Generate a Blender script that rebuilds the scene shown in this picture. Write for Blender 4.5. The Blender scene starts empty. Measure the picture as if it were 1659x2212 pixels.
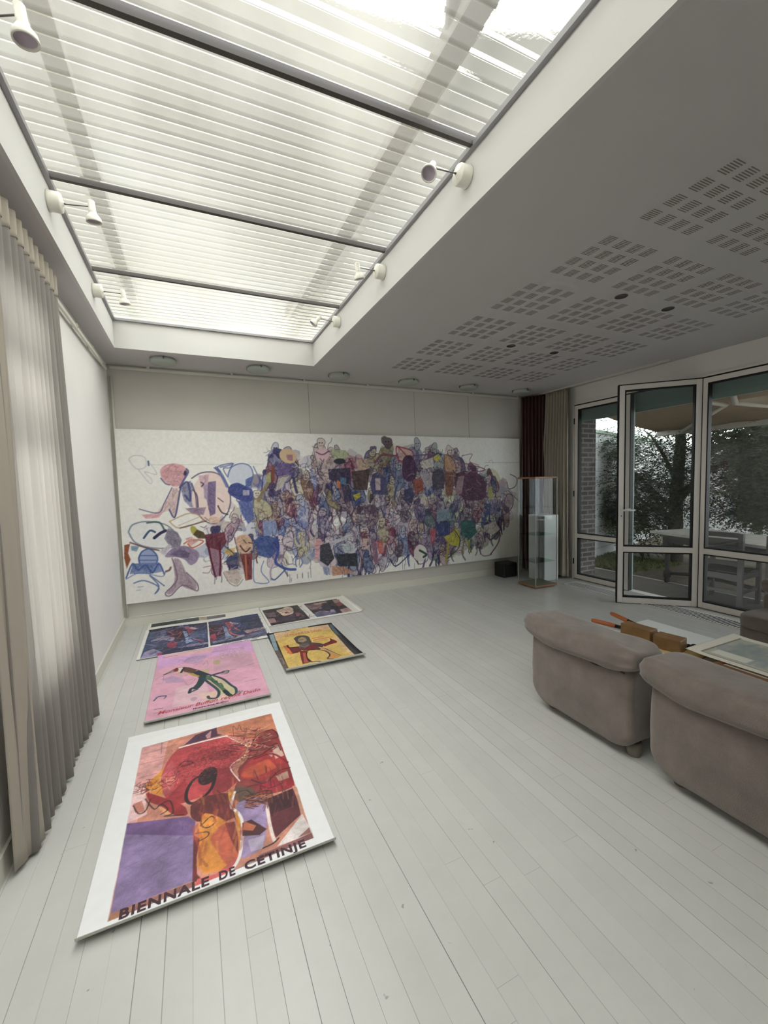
import bpy, bmesh, math, random
import numpy as np
from mathutils import Vector, Matrix, noise
C = bpy.context.collection
S = bpy.context.scene
PI = math.pi
H = 2.671; XL, XR, YB, ZS = 0.155, 1.949, -0.598, 2.93; XW = 5.6; YF = -7.6
PITCH = 0.929; YS0 = YB - 5*PITCH

# ------------------------------------------------------------------ camera, world, light, exposure
cam = bpy.data.cameras.new('camera'); co = bpy.data.objects.new('camera', cam); C.objects.link(co)
cam.sensor_fit = 'HORIZONTAL'; cam.sensor_width = 36.0; cam.lens = 904.877/1659*36; cam.clip_start = .02
yaw, pitch, roll = -0.4264853, -0.0691832, 0.0265175
R = Matrix.Rotation(yaw, 3, 'Z') @ Matrix.Rotation(pitch, 3, 'X') @ Matrix.Rotation(roll, 3, 'Y') @ Matrix.Rotation(PI/2, 3, 'X')
co.matrix_world = Matrix.Translation((0.71568, -5.00485, 1.42)) @ R.to_4x4()
S.camera = co
S.view_settings.view_transform = 'Standard'; S.view_settings.look = 'None'
S.view_settings.exposure = 0.0; S.view_settings.gamma = 1.0; S.view_settings.use_curve_mapping = False
w = bpy.data.worlds.new('overcast'); S.world = w; w.use_nodes = True
nt = w.node_tree; nt.nodes.clear()
def wn(t): return nt.nodes.new(t)
tc = wn('ShaderNodeTexCoord'); sep = wn('ShaderNodeSeparateXYZ'); nt.links.new(tc.outputs['Generated'], sep.inputs[0])
cr = wn('ShaderNodeValToRGB'); nt.links.new(sep.outputs['Z'], cr.inputs[0])
cr.color_ramp.elements[0].position = .12; cr.color_ramp.elements[0].color = (1.9,2.0,2.1,1)
cr.color_ramp.elements[1].position = .34; cr.color_ramp.elements[1].color = (.17,.172,.165,1)      # heavy cloud overhead, bright horizon
nz = wn('ShaderNodeTexNoise'); nz.inputs['Scale'].default_value = 3.4; nz.inputs['Detail'].default_value = 5
nt.links.new(tc.outputs['Generated'], nz.inputs['Vector'])
mr = wn('ShaderNodeMapRange'); mr.inputs[1].default_value=.38; mr.inputs[2].default_value=.62; mr.inputs[3].default_value=.55; mr.inputs[4].default_value=1.7
nt.links.new(nz.outputs['Fac'], mr.inputs[0])
mx = wn('ShaderNodeMix'); mx.data_type='RGBA'; mx.blend_type='MULTIPLY'; mx.inputs['Factor'].default_value=1
nt.links.new(cr.outputs[0], mx.inputs['A']); nt.links.new(mr.outputs[0], mx.inputs['B'])
ax = wn('ShaderNodeMath'); ax.operation='ABSOLUTE'; nt.links.new(sep.outputs['X'], ax.inputs[0])      # extra sky glow added low on both sides, brightens doors and curtain
xr = wn('ShaderNodeMapRange'); xr.interpolation_type='SMOOTHSTEP'; xr.inputs[1].default_value=.62; xr.inputs[2].default_value=.88; xr.inputs[3].default_value=0; xr.inputs[4].default_value=4.2; nt.links.new(ax.outputs[0], xr.inputs[0])
zr = wn('ShaderNodeMapRange'); zr.inputs[1].default_value=.24; zr.inputs[2].default_value=.42; zr.inputs[3].default_value=1; zr.inputs[4].default_value=0; nt.links.new(sep.outputs['Z'], zr.inputs[0])
xz = wn('ShaderNodeMath'); xz.operation='MULTIPLY'; nt.links.new(xr.outputs[0], xz.inputs[0]); nt.links.new(zr.outputs[0], xz.inputs[1])
ad = wn('ShaderNodeMix'); ad.data_type='RGBA'; ad.blend_type='ADD'; ad.inputs['Factor'].default_value=1; nt.links.new(mx.outputs['Result'], ad.inputs['A']); nt.links.new(xz.outputs[0], ad.inputs['B'])
bg = wn('ShaderNodeBackground'); bg.inputs['Strength'].default_value = 2.3
out = wn('ShaderNodeOutputWorld'); nt.links.new(ad.outputs['Result'], bg.inputs[0]); nt.links.new(bg.outputs[0], out.inputs[0])
sun = bpy.data.lights.new('veiled_sun', 'SUN'); sun.energy = 9.6; sun.angle = math.radians(110); sun.color = (.965,.985,1.03)
so = bpy.data.objects.new('veiled_sun', sun); C.objects.link(so); so.rotation_euler = Vector((-.10,.20,-.97)).to_track_quat('-Z','Y').to_euler()
def portal(name, loc, sx, sy, rot):
    l = bpy.data.lights.new(name, 'AREA'); l.shape = 'RECTANGLE'; l.size = sx; l.size_y = sy
    l.cycles.is_portal = True
    o = bpy.data.objects.new(name, l); C.objects.link(o); o.location = loc; o.rotation_euler = rot
portal('daylight_portal_roof', ((XL+XR)/2, (YB+YS0)/2, ZS+.06), XR-XL+.1, YB-YS0+.1, (0,0,0))
portal('daylight_portal_doors', (XW+.12, -3.3, 1.2), 2.4, 5.2, (0, PI/2, 0))
portal('daylight_portal_window', (-.2, -2.55, 1.42), 1.8, .85, (0, -PI/2, 0))

# ------------------------------------------------------------------ materials
def srgb(c):
    if isinstance(c, int): c = ((c>>16)&255, (c>>8)&255, c&255)
    return tuple(((v/255)/12.92 if v/255 <= .04045 else ((v/255+.055)/1.055)**2.4) for v in c)
MATS = {}
def mat(name, col, rough=.6, metal=0, bump=0, bscale=40, spec=.5, var=0, vscale=3, sheen=0, trans=0, coat=0, stretch=None):
    if name in MATS: return MATS[name]
    m = bpy.data.materials.new(name); MATS[name] = m; m.use_nodes = True
    t = m.node_tree; p = t.nodes['Principled BSDF']; c = srgb(col)
    p.inputs['Base Color'].default_value = (*c, 1); p.inputs['Roughness'].default_value = rough
    p.inputs['Metallic'].default_value = metal; p.inputs['Specular IOR Level'].default_value = spec
    p.inputs['Sheen Weight'].default_value = sheen; p.inputs['Coat Weight'].default_value = coat
    tcn = t.nodes.new('ShaderNodeTexCoord'); src = tcn.outputs['Object']
    if stretch:
        mp = t.nodes.new('ShaderNodeMapping'); mp.inputs['Scale'].default_value = stretch; t.links.new(src, mp.inputs[0]); src = mp.outputs[0]
    if bump:
        n = t.nodes.new('ShaderNodeTexNoise'); n.inputs['Scale'].default_value = bscale; n.inputs['Detail'].default_value = 4
        t.links.new(src, n.inputs['Vector']); b = t.nodes.new('ShaderNodeBump'); b.inputs['Strength'].default_value = bump; b.inputs['Distance'].default_value = .01
        t.links.new(n.outputs['Fac'], b.inputs['Height']); t.links.new(b.outputs[0], p.inputs['Normal'])
    if var:
        n = t.nodes.new('ShaderNodeTexNoise'); n.inputs['Scale'].default_value = vscale; n.inputs['Detail'].default_value = 6; n.inputs['Roughness'].default_value=.6
        t.links.new(src, n.inputs['Vector']); r = t.nodes.new('ShaderNodeMapRange')
        r.inputs[1].default_value=.3; r.inputs[2].default_value=.7; r.inputs[3].default_value = 1-var; r.inputs[4].default_value = 1+var*.6
        t.links.new(n.outputs['Fac'], r.inputs[0]); x = t.nodes.new('ShaderNodeMix'); x.data_type='RGBA'; x.blend_type='MULTIPLY'; x.inputs['Factor'].default_value=1
        x.inputs['A'].default_value=(*c,1); t.links.new(r.outputs[0], x.inputs['B']); t.links.new(x.outputs['Result'], p.inputs['Base Color'])
    if trans:
        tr = t.nodes.new('ShaderNodeBsdfTranslucent'); tr.inputs[0].default_value = (*[min(1,v*1.15) for v in c],1)
        ms = t.nodes.new('ShaderNodeMixShader'); ms.inputs[0].default_value = trans
        o = t.nodes['Material Output']; t.links.new(p.outputs[0], ms.inputs[1]); t.links.new(tr.outputs[0], ms.inputs[2]); t.links.new(ms.outputs[0], o.inputs[0])
    return m
def thin_fresnel(t, ior):
    f = t.nodes.new('ShaderNodeFresnel'); g = t.nodes.new('ShaderNodeNewGeometry'); r = t.nodes.new('ShaderNodeMapRange')
    r.inputs[3].default_value = ior; r.inputs[4].default_value = 1/ior; t.links.new(g.outputs['Backfacing'], r.inputs[0]); t.links.new(r.outputs[0], f.inputs[0]); return f
def glass(name, tint=(.9,.93,.92), rough=0, f0=.04, haze=0, refl=1):
    m = bpy.data.materials.new(name); m.use_nodes = True; t = m.node_tree; t.nodes.clear()
    o = t.nodes.new('ShaderNodeOutputMaterial'); a = t.nodes.new('ShaderNodeBsdfTransparent'); a.inputs[0].default_value=(*tint,1)
    g = t.nodes.new('ShaderNodeBsdfGlossy'); g.inputs['Roughness'].default_value = rough
    f = thin_fresnel(t, 1.5)
    ms = t.nodes.new('ShaderNodeMixShader'); fm = t.nodes.new('ShaderNodeMath'); fm.operation='MULTIPLY'; fm.inputs[1].default_value=refl; t.links.new(f.outputs[0], fm.inputs[0]); t.links.new(fm.outputs[0], ms.inputs[0]); t.links.new(a.outputs[0], ms.inputs[1]); t.links.new(g.outputs[0], ms.inputs[2])
    last = ms
    if haze:
        d = t.nodes.new('ShaderNodeBsdfDiffuse'); d.inputs[0].default_value=(.6,.62,.6,1); n = t.nodes.new('ShaderNodeTexNoise'); n.inputs['Scale'].default_value=4
        n.inputs['Detail'].default_value=6; r = t.nodes.new('ShaderNodeMapRange'); r.inputs[1].default_value=.35; r.inputs[2].default_value=.75; r.inputs[3].default_value=0; r.inputs[4].default_value=haze
        t.links.new(n.outputs['Fac'], r.inputs[0]); m2 = t.nodes.new('ShaderNodeMixShader'); t.links.new(r.outputs[0], m2.inputs[0]); t.links.new(ms.outputs[0], m2.inputs[1]); t.links.new(d.outputs[0], m2.inputs[2]); last = m2
    t.links.new(last.outputs[0], o.inputs[0]); return m
def vcol(name, rough=.5, spec=.4, coat=0):
    m = bpy.data.materials.new(name); m.use_nodes = True; t = m.node_tree; p = t.nodes['Principled BSDF']
    a = t.nodes.new('ShaderNodeAttribute'); a.attribute_name = 'ink'; t.links.new(a.outputs['Color'], p.inputs['Base Color'])
    p.inputs['Roughness'].default_value = rough; p.inputs['Specular IOR Level'].default_value = spec; p.inputs['Coat Weight'].default_value = coat
    return m
M_wall = mat('white_wall_paint', (234,232,228), .75, bump=.06, bscale=180, var=.03, vscale=2)
M_back = mat('grey_back_wall_paint', (204,200,192), .8, bump=.08, bscale=120, var=.04, vscale=1.5)
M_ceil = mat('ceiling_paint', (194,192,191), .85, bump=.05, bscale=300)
M_well = mat('well_paint', (200,199,196), .7, bump=.04, bscale=200)
M_slot = mat('slot_dark', (126,119,112), .9)
M_trim = mat('trim_paint', (214,212,200), .5)
M_grey = mat('grey_metal_angle', (150,150,152), .45, .3)
M_bar = mat('glazing_bar_metal', (74,70,66), .6)
M_dark = mat('dark_gasket', (14,14,15), .6)
M_alu = mat('door_frame_paint', (238,233,226), .5)
M_alu2 = mat('door_outer_paint', (120,140,136), .5)
M_cream = mat('lamp_enamel', (226,224,212), .35)
M_chrome = mat('steel_rod', (110,108,105), .35, .8)
M_suede = mat('taupe_suede', (124,113,106), .9, bump=.35, bscale=260, var=.24, vscale=7, sheen=.35)
M_wood = mat('oak_board', (150,108,76), .5, var=.15, vscale=6, stretch=(1,12,12))
M_block = mat('block_wood', (132,98,58), .55, var=.22, vscale=9, bump=.1)
M_pine = mat('pine_board', (206,176,116), .6, var=.1, vscale=8, stretch=(14,1,1))
M_frame = mat('brown_frame_wood', (120,80,46), .5, var=.2, vscale=10)
M_black = mat('black_plastic', (18,18,20), .5)
M_orange = mat('orange_grip', (172,92,46), .5)
M_white = mat('white_laminate', (226,228,226), .4)
M_paper = mat('cream_paper', (222,216,202), .8)
M_beige = mat('beige_curtain', (190,182,168), .95, bump=.2, bscale=500, trans=.25)
M_voile = mat('linen_curtain', (190,186,181), .95, bump=.25, bscale=500, trans=.62)
M_brown = mat('brown_satin', (62,34,26), .38, bump=.1, bscale=300, spec=.6)
M_deck = mat('deck_wood', (104,98,92), .8, bump=.5, bscale=8, var=.25, vscale=4, stretch=(18,1,1))
M_earth = mat('garden_earth', (84,76,62), 1, bump=1, bscale=30, var=.45, vscale=9)
M_grass = mat('moss_grass', (92,102,56), 1, bump=1, bscale=60, var=.4, vscale=14)
M_bark = mat('bark', (74,68,60), .95, bump=1, bscale=25, var=.3, vscale=12)
M_leafd = mat('yew_needles', (52,72,46), .7, var=.4, vscale=3, trans=.2)
M_leafm = mat('shrub_leaves', (56,78,42), .6, var=.4, vscale=3, trans=.25)
M_leafl = mat('pale_leaves', (150,168,84), .6, var=.35, vscale=4, trans=.35)
M_awn = mat('awning_canvas', (132,112,88), .9, var=.2, vscale=2, trans=.12)
M_tablewood = mat('weathered_wood', (156,154,146), .8, var=.25, vscale=10, bump=.3)
M_chairwood = mat('dark_weathered_wood', (56,54,52), .8, var=.2, vscale=10, bump=.3)
M_glass = glass('window_glass', (.92,.94,.93), haze=.03)
M_case = glass('case_glass', (.965,.98,.975), refl=.16)
M_lampglass = mat('frosted_lamp_glass', (196,204,196), .25, trans=.3)
M_refl = mat('reflector_bulb', (172,160,172), .3, .1)

def floor_material():
    m = bpy.data.materials.new('painted_floorboards'); m.use_nodes = True; t = m.node_tree; p = t.nodes['Principled BSDF']; L = t.links.new
    N = lambda k: t.nodes.new(k)
    def ma(op, a, b=None, c=None):
        n = N('ShaderNodeMath'); n.operation = op
        for i, v in enumerate((a, b, c)):
            if v is None: continue
            if isinstance(v, (int, float)): n.inputs[i].default_value = v
            else: L(v, n.inputs[i])
        return n.outputs[0]
    tc = N('ShaderNodeTexCoord'); sp = N('ShaderNodeSeparateXYZ'); L(tc.outputs['Object'], sp.inputs[0])
    x = ma('DIVIDE', ma('SUBTRACT', sp.outputs['X'], .487), .0775); fl = ma('FLOOR', x)
    fr = ma('SUBTRACT', x, fl); dist = ma('MINIMUM', fr, ma('SUBTRACT', 1, fr))          # 0 at a joint
    ln = ma('FLOOR', ma('ADD', x, .5))                                                    # index of the nearest joint
    def wnz(v, seed):
        n = N('ShaderNodeTexWhiteNoise'); n.noise_dimensions = '1D'; L(ma('ADD', v, seed), n.inputs['W']); return n.outputs['Value']
    width = ma('ADD', .006, ma('MULTIPLY', wnz(ln, 3.3), .012))
    line = ma('LESS_THAN', dist, width)
    nz = N('ShaderNodeTexNoise'); nz.inputs['Scale'].default_value = 1.3; nz.inputs['Detail'].default_value = 3; L(tc.outputs['Object'], nz.inputs['Vector'])
    strength = ma('MULTIPLY', ma('ADD', .12, ma('MULTIPLY', wnz(ln, 9.1), .65)), ma('ADD', .35, nz.outputs['Fac']))
    yy = ma('ADD', ma('DIVIDE', sp.outputs['Y'], 1.95), ma('MULTIPLY', wnz(fl, 5.7), 7.0)); fy = ma('SUBTRACT', yy, ma('FLOOR', yy))
    joint = ma('MULTIPLY', ma('LESS_THAN', fy, .0008), .3)
    gap = ma('MAXIMUM', ma('MULTIPLY', line, strength), joint)
    bd = ma('ADD', ma('MULTIPLY', wnz(fl, 1.9), .045), .975)
    n2 = N('ShaderNodeTexNoise'); n2.inputs['Scale'].default_value = 5; n2.inputs['Detail'].default_value = 8; n2.inputs['Roughness'].default_value=.7; L(tc.outputs['Object'], n2.inputs['Vector'])
    sm = N('ShaderNodeMapRange'); sm.inputs[1].default_value=.35; sm.inputs[2].default_value=.75; sm.inputs[3].default_value=1.0; sm.inputs[4].default_value=.93; L(n2.outputs['Fac'], sm.inputs[0])
    n3 = N('ShaderNodeTexNoise'); n3.inputs['Scale'].default_value = 26; n3.inputs['Detail'].default_value = 2; L(tc.outputs['Object'], n3.inputs['Vector'])
    sp3 = N('ShaderNodeMapRange'); sp3.inputs[1].default_value=.745; sp3.inputs[2].default_value=.78; sp3.inputs[3].default_value=1; sp3.inputs[4].default_value=.6; L(n3.outputs['Fac'], sp3.inputs[0])
    k = ma('MULTIPLY', ma('MULTIPLY', bd, sm.outputs[0]), ma('MULTIPLY', sp3.outputs[0], ma('SUBTRACT', 1, gap)))
    mx = N('ShaderNodeMix'); mx.data_type='RGBA'; mx.blend_type='MULTIPLY'; mx.inputs['Factor'].default_value=1; mx.inputs['A'].default_value=(*srgb((208,208,204)),1)
    L(k, mx.inputs['B']); L(mx.outputs['Result'], p.inputs['Base Color'])
    b = N('ShaderNodeBump'); b.inputs['Strength'].default_value=.35; b.inputs['Distance'].default_value=.004
    L(ma('ADD', ma('SUBTRACT', 1, line), ma('MULTIPLY', n2.outputs['Fac'], .15)), b.inputs['Height']); L(b.outputs[0], p.inputs['Normal'])
    p.inputs['Roughness'].default_value=.25; p.inputs['Specular IOR Level'].default_value=.5
    return m
def brick_material(name, c1, c2, mortar, bw, bh, scale=1, axis='XZ', off=.5, msize=.012, bump=.5):
    m = bpy.data.materials.new(name); m.use_nodes = True; t = m.node_tree; p = t.nodes['Principled BSDF']; L = t.links.new
    tc = t.nodes.new('ShaderNodeTexCoord'); sp = t.nodes.new('ShaderNodeSeparateXYZ'); cb = t.nodes.new('ShaderNodeCombineXYZ')
    L(tc.outputs['Object'], sp.inputs[0]); ad = t.nodes.new('ShaderNodeMath'); L(sp.outputs['X'], ad.inputs[0]); L(sp.outputs['Y'], ad.inputs[1])
    L(ad.outputs[0], cb.inputs[0]); L(sp.outputs['Z'], cb.inputs[1])
    b = t.nodes.new('ShaderNodeTexBrick'); L(cb.outputs[0], b.inputs['Vector']); b.inputs['Scale'].default_value=1; b.inputs['Brick Width'].default_value=bw; b.inputs['Row Height'].default_value=bh
    b.inputs['Mortar Size'].default_value=msize; b.offset = off
    b.inputs['Color1'].default_value=(*srgb(c1),1); b.inputs['Color2'].default_value=(*srgb(c2),1); b.inputs['Mortar'].default_value=(*srgb(mortar),1)
    L(b.outputs['Color'], p.inputs['Base Color']); p.inputs['Roughness'].default_value=.9
    bu = t.nodes.new('ShaderNodeBump'); bu.inputs['Strength'].default_value=bump; bu.inputs['Distance'].default_value=.01; bu.invert=True; L(b.outputs['Fac'], bu.inputs['Height']); L(bu.outputs[0], p.inputs['Normal'])
    return m
def sheet_material():
    m = bpy.data.materials.new('corrugated_polycarbonate'); m.use_nodes = True; t = m.node_tree; t.nodes.clear(); L = t.links.new; N = t.nodes.new
    o = N('ShaderNodeOutputMaterial'); tc = N('ShaderNodeTexCoord')
    n = N('ShaderNodeTexNoise'); n.inputs['Scale'].default_value=1.6; n.inputs['Detail'].default_value=4; L(tc.outputs['Object'], n.inputs['Vector'])
    cr = N('ShaderNodeValToRGB'); cr.color_ramp.elements[0].position=.35; cr.color_ramp.elements[0].color=(.80,.76,.62,1); cr.color_ramp.elements[1].position=.65; cr.color_ramp.elements[1].color=(.86,.84,.73,1); L(n.outputs['Fac'], cr.inputs[0])
    tl = N('ShaderNodeBsdfTranslucent'); L(cr.outputs[0], tl.inputs[0])
    tp = N('ShaderNodeBsdfTransparent'); tp.inputs[0].default_value=(.90,.895,.83,1)
    rf = N('ShaderNodeBsdfRefraction'); rf.inputs['IOR'].default_value=1.04; rf.inputs['Roughness'].default_value=.22; rf.inputs['Color'].default_value=(.92,.90,.80,1)
    df = N('ShaderNodeBsdfDiffuse'); df.inputs[0].default_value=(.8,.79,.72,1)
    gl = N('ShaderNodeBsdfGlossy'); gl.inputs['Roughness'].default_value=.12
    def mixs(f, a, b):
        x = N('ShaderNodeMixShader'); x.inputs[0].default_value=f; L(a.outputs[0], x.inputs[1]); L(b.outputs[0], x.inputs[2]); return x
    a = mixs(SHEET_MIX[0], tl, tp); b = mixs(SHEET_MIX[1], a, rf); c = mixs(SHEET_MIX[2], b, df)
    fz = thin_fresnel(t, 1.45); d = N('ShaderNodeMixShader'); L(fz.outputs[0], d.inputs[0]); L(c.outputs[0], d.inputs[1]); L(gl.outputs[0], d.inputs[2])
    w_ = N('ShaderNodeTexNoise'); w_.inputs['Scale'].default_value=60; w_.inputs['Detail'].default_value=2; L(tc.outputs['Object'], w_.inputs['Vector'])
    bu = N('ShaderNodeBump'); bu.inputs['Strength'].default_value=.3; bu.inputs['Distance'].default_value=.004; L(w_.outputs['Fac'], bu.inputs['Height'])
    L(bu.outputs[0], rf.inputs['Normal']); L(bu.outputs[0], gl.inputs['Normal'])
    L(d.outputs[0], o.inputs[0]); return m
SHEET_MIX = (.80, .20, .03)
M_floor = floor_material(); M_sheet = sheet_material()
M_brick = brick_material('brown_brick', (74,67,64), (58,52,51), (104,100,96), .22, .072)
M_blockwall = brick_material('white_block_wall', (206,208,206), (194,198,198), (150,154,154), .55, .22, msize=.006, bump=.3)

# ------------------------------------------------------------------ mesh helpers
class MB:
    def __init__(s): s.v=[]; s.f=[]; s.m=[]; s.sm=[]
    def add(s, vs, fs, mi=0, smooth=False):
        b=len(s.v); s.v+= [tuple(p) for p in vs]
        for f in fs: s.f.append([b+i for i in f]); s.m.append(mi); s.sm.append(smooth)
        return s
    def box(s, x0,x1,y0,y1,z0,z1, mi=0, mtx=None):
        vs=[(x,y,z) for z in (z0,z1) for y in (y0,y1) for x in (x0,x1)]
        if mtx: vs=[tuple(mtx@Vector(p)) for p in vs]
        return s.add(vs,[(0,2,3,1),(4,5,7,6),(0,1,5,4),(2,6,7,3),(0,4,6,2),(1,3,7,5)],mi)
    def tube(s, pts, r, n=8, mi=0, caps=True):
        pts=[Vector(p) for p in pts]; rs = r if isinstance(r,(list,tuple)) else [r]*len(pts); rings=[]
        up=None
        for i,p in enumerate(pts):
            d=(pts[min(i+1,len(pts)-1)]-pts[max(i-1,0)]).normalized()
            if up is None: up = Vector((0,0,1)) if abs(d.z)<.9 else Vector((1,0,0))
            a=d.cross(up).normalized(); b=a.cross(d).normalized(); up=b
            rings.append([p+(a*math.cos(2*PI*k/n)+b*math.sin(2*PI*k/n))*rs[i] for k in range(n)])
        vs=[q for g in rings for q in g]; fs=[]
        for i in range(len(pts)-1):
            for k in range(n): fs.append((i*n+k, i*n+(k+1)%n, (i+1)*n+(k+1)%n, (i+1)*n+k))
        if caps: fs.append(tuple(range(n))[::-1]); fs.append(tuple((len(pts)-1)*n+k for k in range(n)))
        return s.add(vs,fs,mi,True)
    def lathe(s, prof, c=(0,0,0), n=20, mi=0, mtx=None, end=True):
        vs=[]; fs=[]
        for r,z in prof:
            for k in range(n):
                p=Vector((c[0]+r*math.cos(2*PI*k/n), c[1]+r*math.sin(2*PI*k/n), c[2]+z)); vs.append(mtx@p if mtx else p)
        for i in range(len(prof)-1):
            for k in range(n): fs.append((i*n+k, i*n+(k+1)%n, (i+1)*n+(k+1)%n, (i+1)*n+k))
        fs.append(tuple(range(n))[::-1])
        if end: fs.append(tuple((len(prof)-1)*n+k for k in range(n)))
        return s.add(vs,fs,mi,True)
    def superq(s, c, h, e1=.3, e2=.3, nu=40, nv=24, warp=None, mi=0):
        sg=lambda v,e: math.copysign(abs(v)**e, v); vs=[]; fs=[]
        for j in range(nv+1):
            ph=-PI/2+PI*j/nv
            for i in range(nu):
                th=2*PI*i/nu; p=Vector((c[0]+h[0]*sg(math.cos(ph),e1)*sg(math.cos(th),e2), c[1]+h[1]*sg(math.cos(ph),e1)*sg(math.sin(th),e2), c[2]+h[2]*sg(math.sin(ph),e1)))
                vs.append(warp(p) if warp else p)
        for j in range(nv):
            for i in range(nu): fs.append((j*nu+i, j*nu+(i+1)%nu, (j+1)*nu+(i+1)%nu, (j+1)*nu+i))
        return s.add(vs,fs,mi,True)
    def build(s, name, m, parent=None, bevel=0, seg=2):
        me=bpy.data.meshes.new(name); me.from_pydata(s.v,[],s.f)
        for mm in (m if isinstance(m,(list,tuple)) else [m]): me.materials.append(mm)
        me.polygons.foreach_set('material_index', s.m); me.polygons.foreach_set('use_smooth', s.sm); me.update()
        o=bpy.data.objects.new(name,me); C.objects.link(o)
        if parent: o.parent=parent
        if bevel:
            b=o.modifiers.new('bevel','BEVEL'); b.width=bevel; b.segments=seg; b.limit_method='ANGLE'
        return o
def empty(name, loc=(0,0,0), rz=0):
    o=bpy.data.objects.new(name,None); C.objects.link(o); o.location=loc; o.rotation_euler=(0,0,rz); o.empty_display_size=.1; return o
def tag(o, label, cat, group=None, kind=None):
    o['label']=label; o['category']=cat
    if group: o['group']=group
    if kind: o['kind']=kind
    return o
def st(o): o['kind']='structure'; return o
def copy_tree(o, parent=None):
    c=o.copy(); C.objects.link(c)
    if parent: c.parent=parent
    for ch in [x for x in bpy.data.objects if x.parent==o]: copy_tree(ch,c)
    return c
def text_mesh(body, width, height, name, m, parent, bold=0, shear=0, space=1):
    cu=bpy.data.curves.new(name,'FONT'); cu.body=body; cu.shear=shear; cu.offset=bold; cu.space_character=space; cu.resolution_u=3
    t=bpy.data.objects.new('tmp',cu); C.objects.link(t); dg=bpy.context.evaluated_depsgraph_get()
    me=bpy.data.meshes.new_from_object(t.evaluated_get(dg)); bpy.data.objects.remove(t)
    xs=[v.co.x for v in me.vertices]; ys=[v.co.y for v in me.vertices]
    x0,x1=min(xs),max(xs); capH=.69
    for v in me.vertices: v.co=((v.co.x-x0)/(x1-x0)*width, v.co.y/capH*height, 0)
    me.materials.clear(); me.materials.append(m); me.name=name
    o=bpy.data.objects.new(name,me); C.objects.link(o); o.parent=parent; return o

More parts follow.
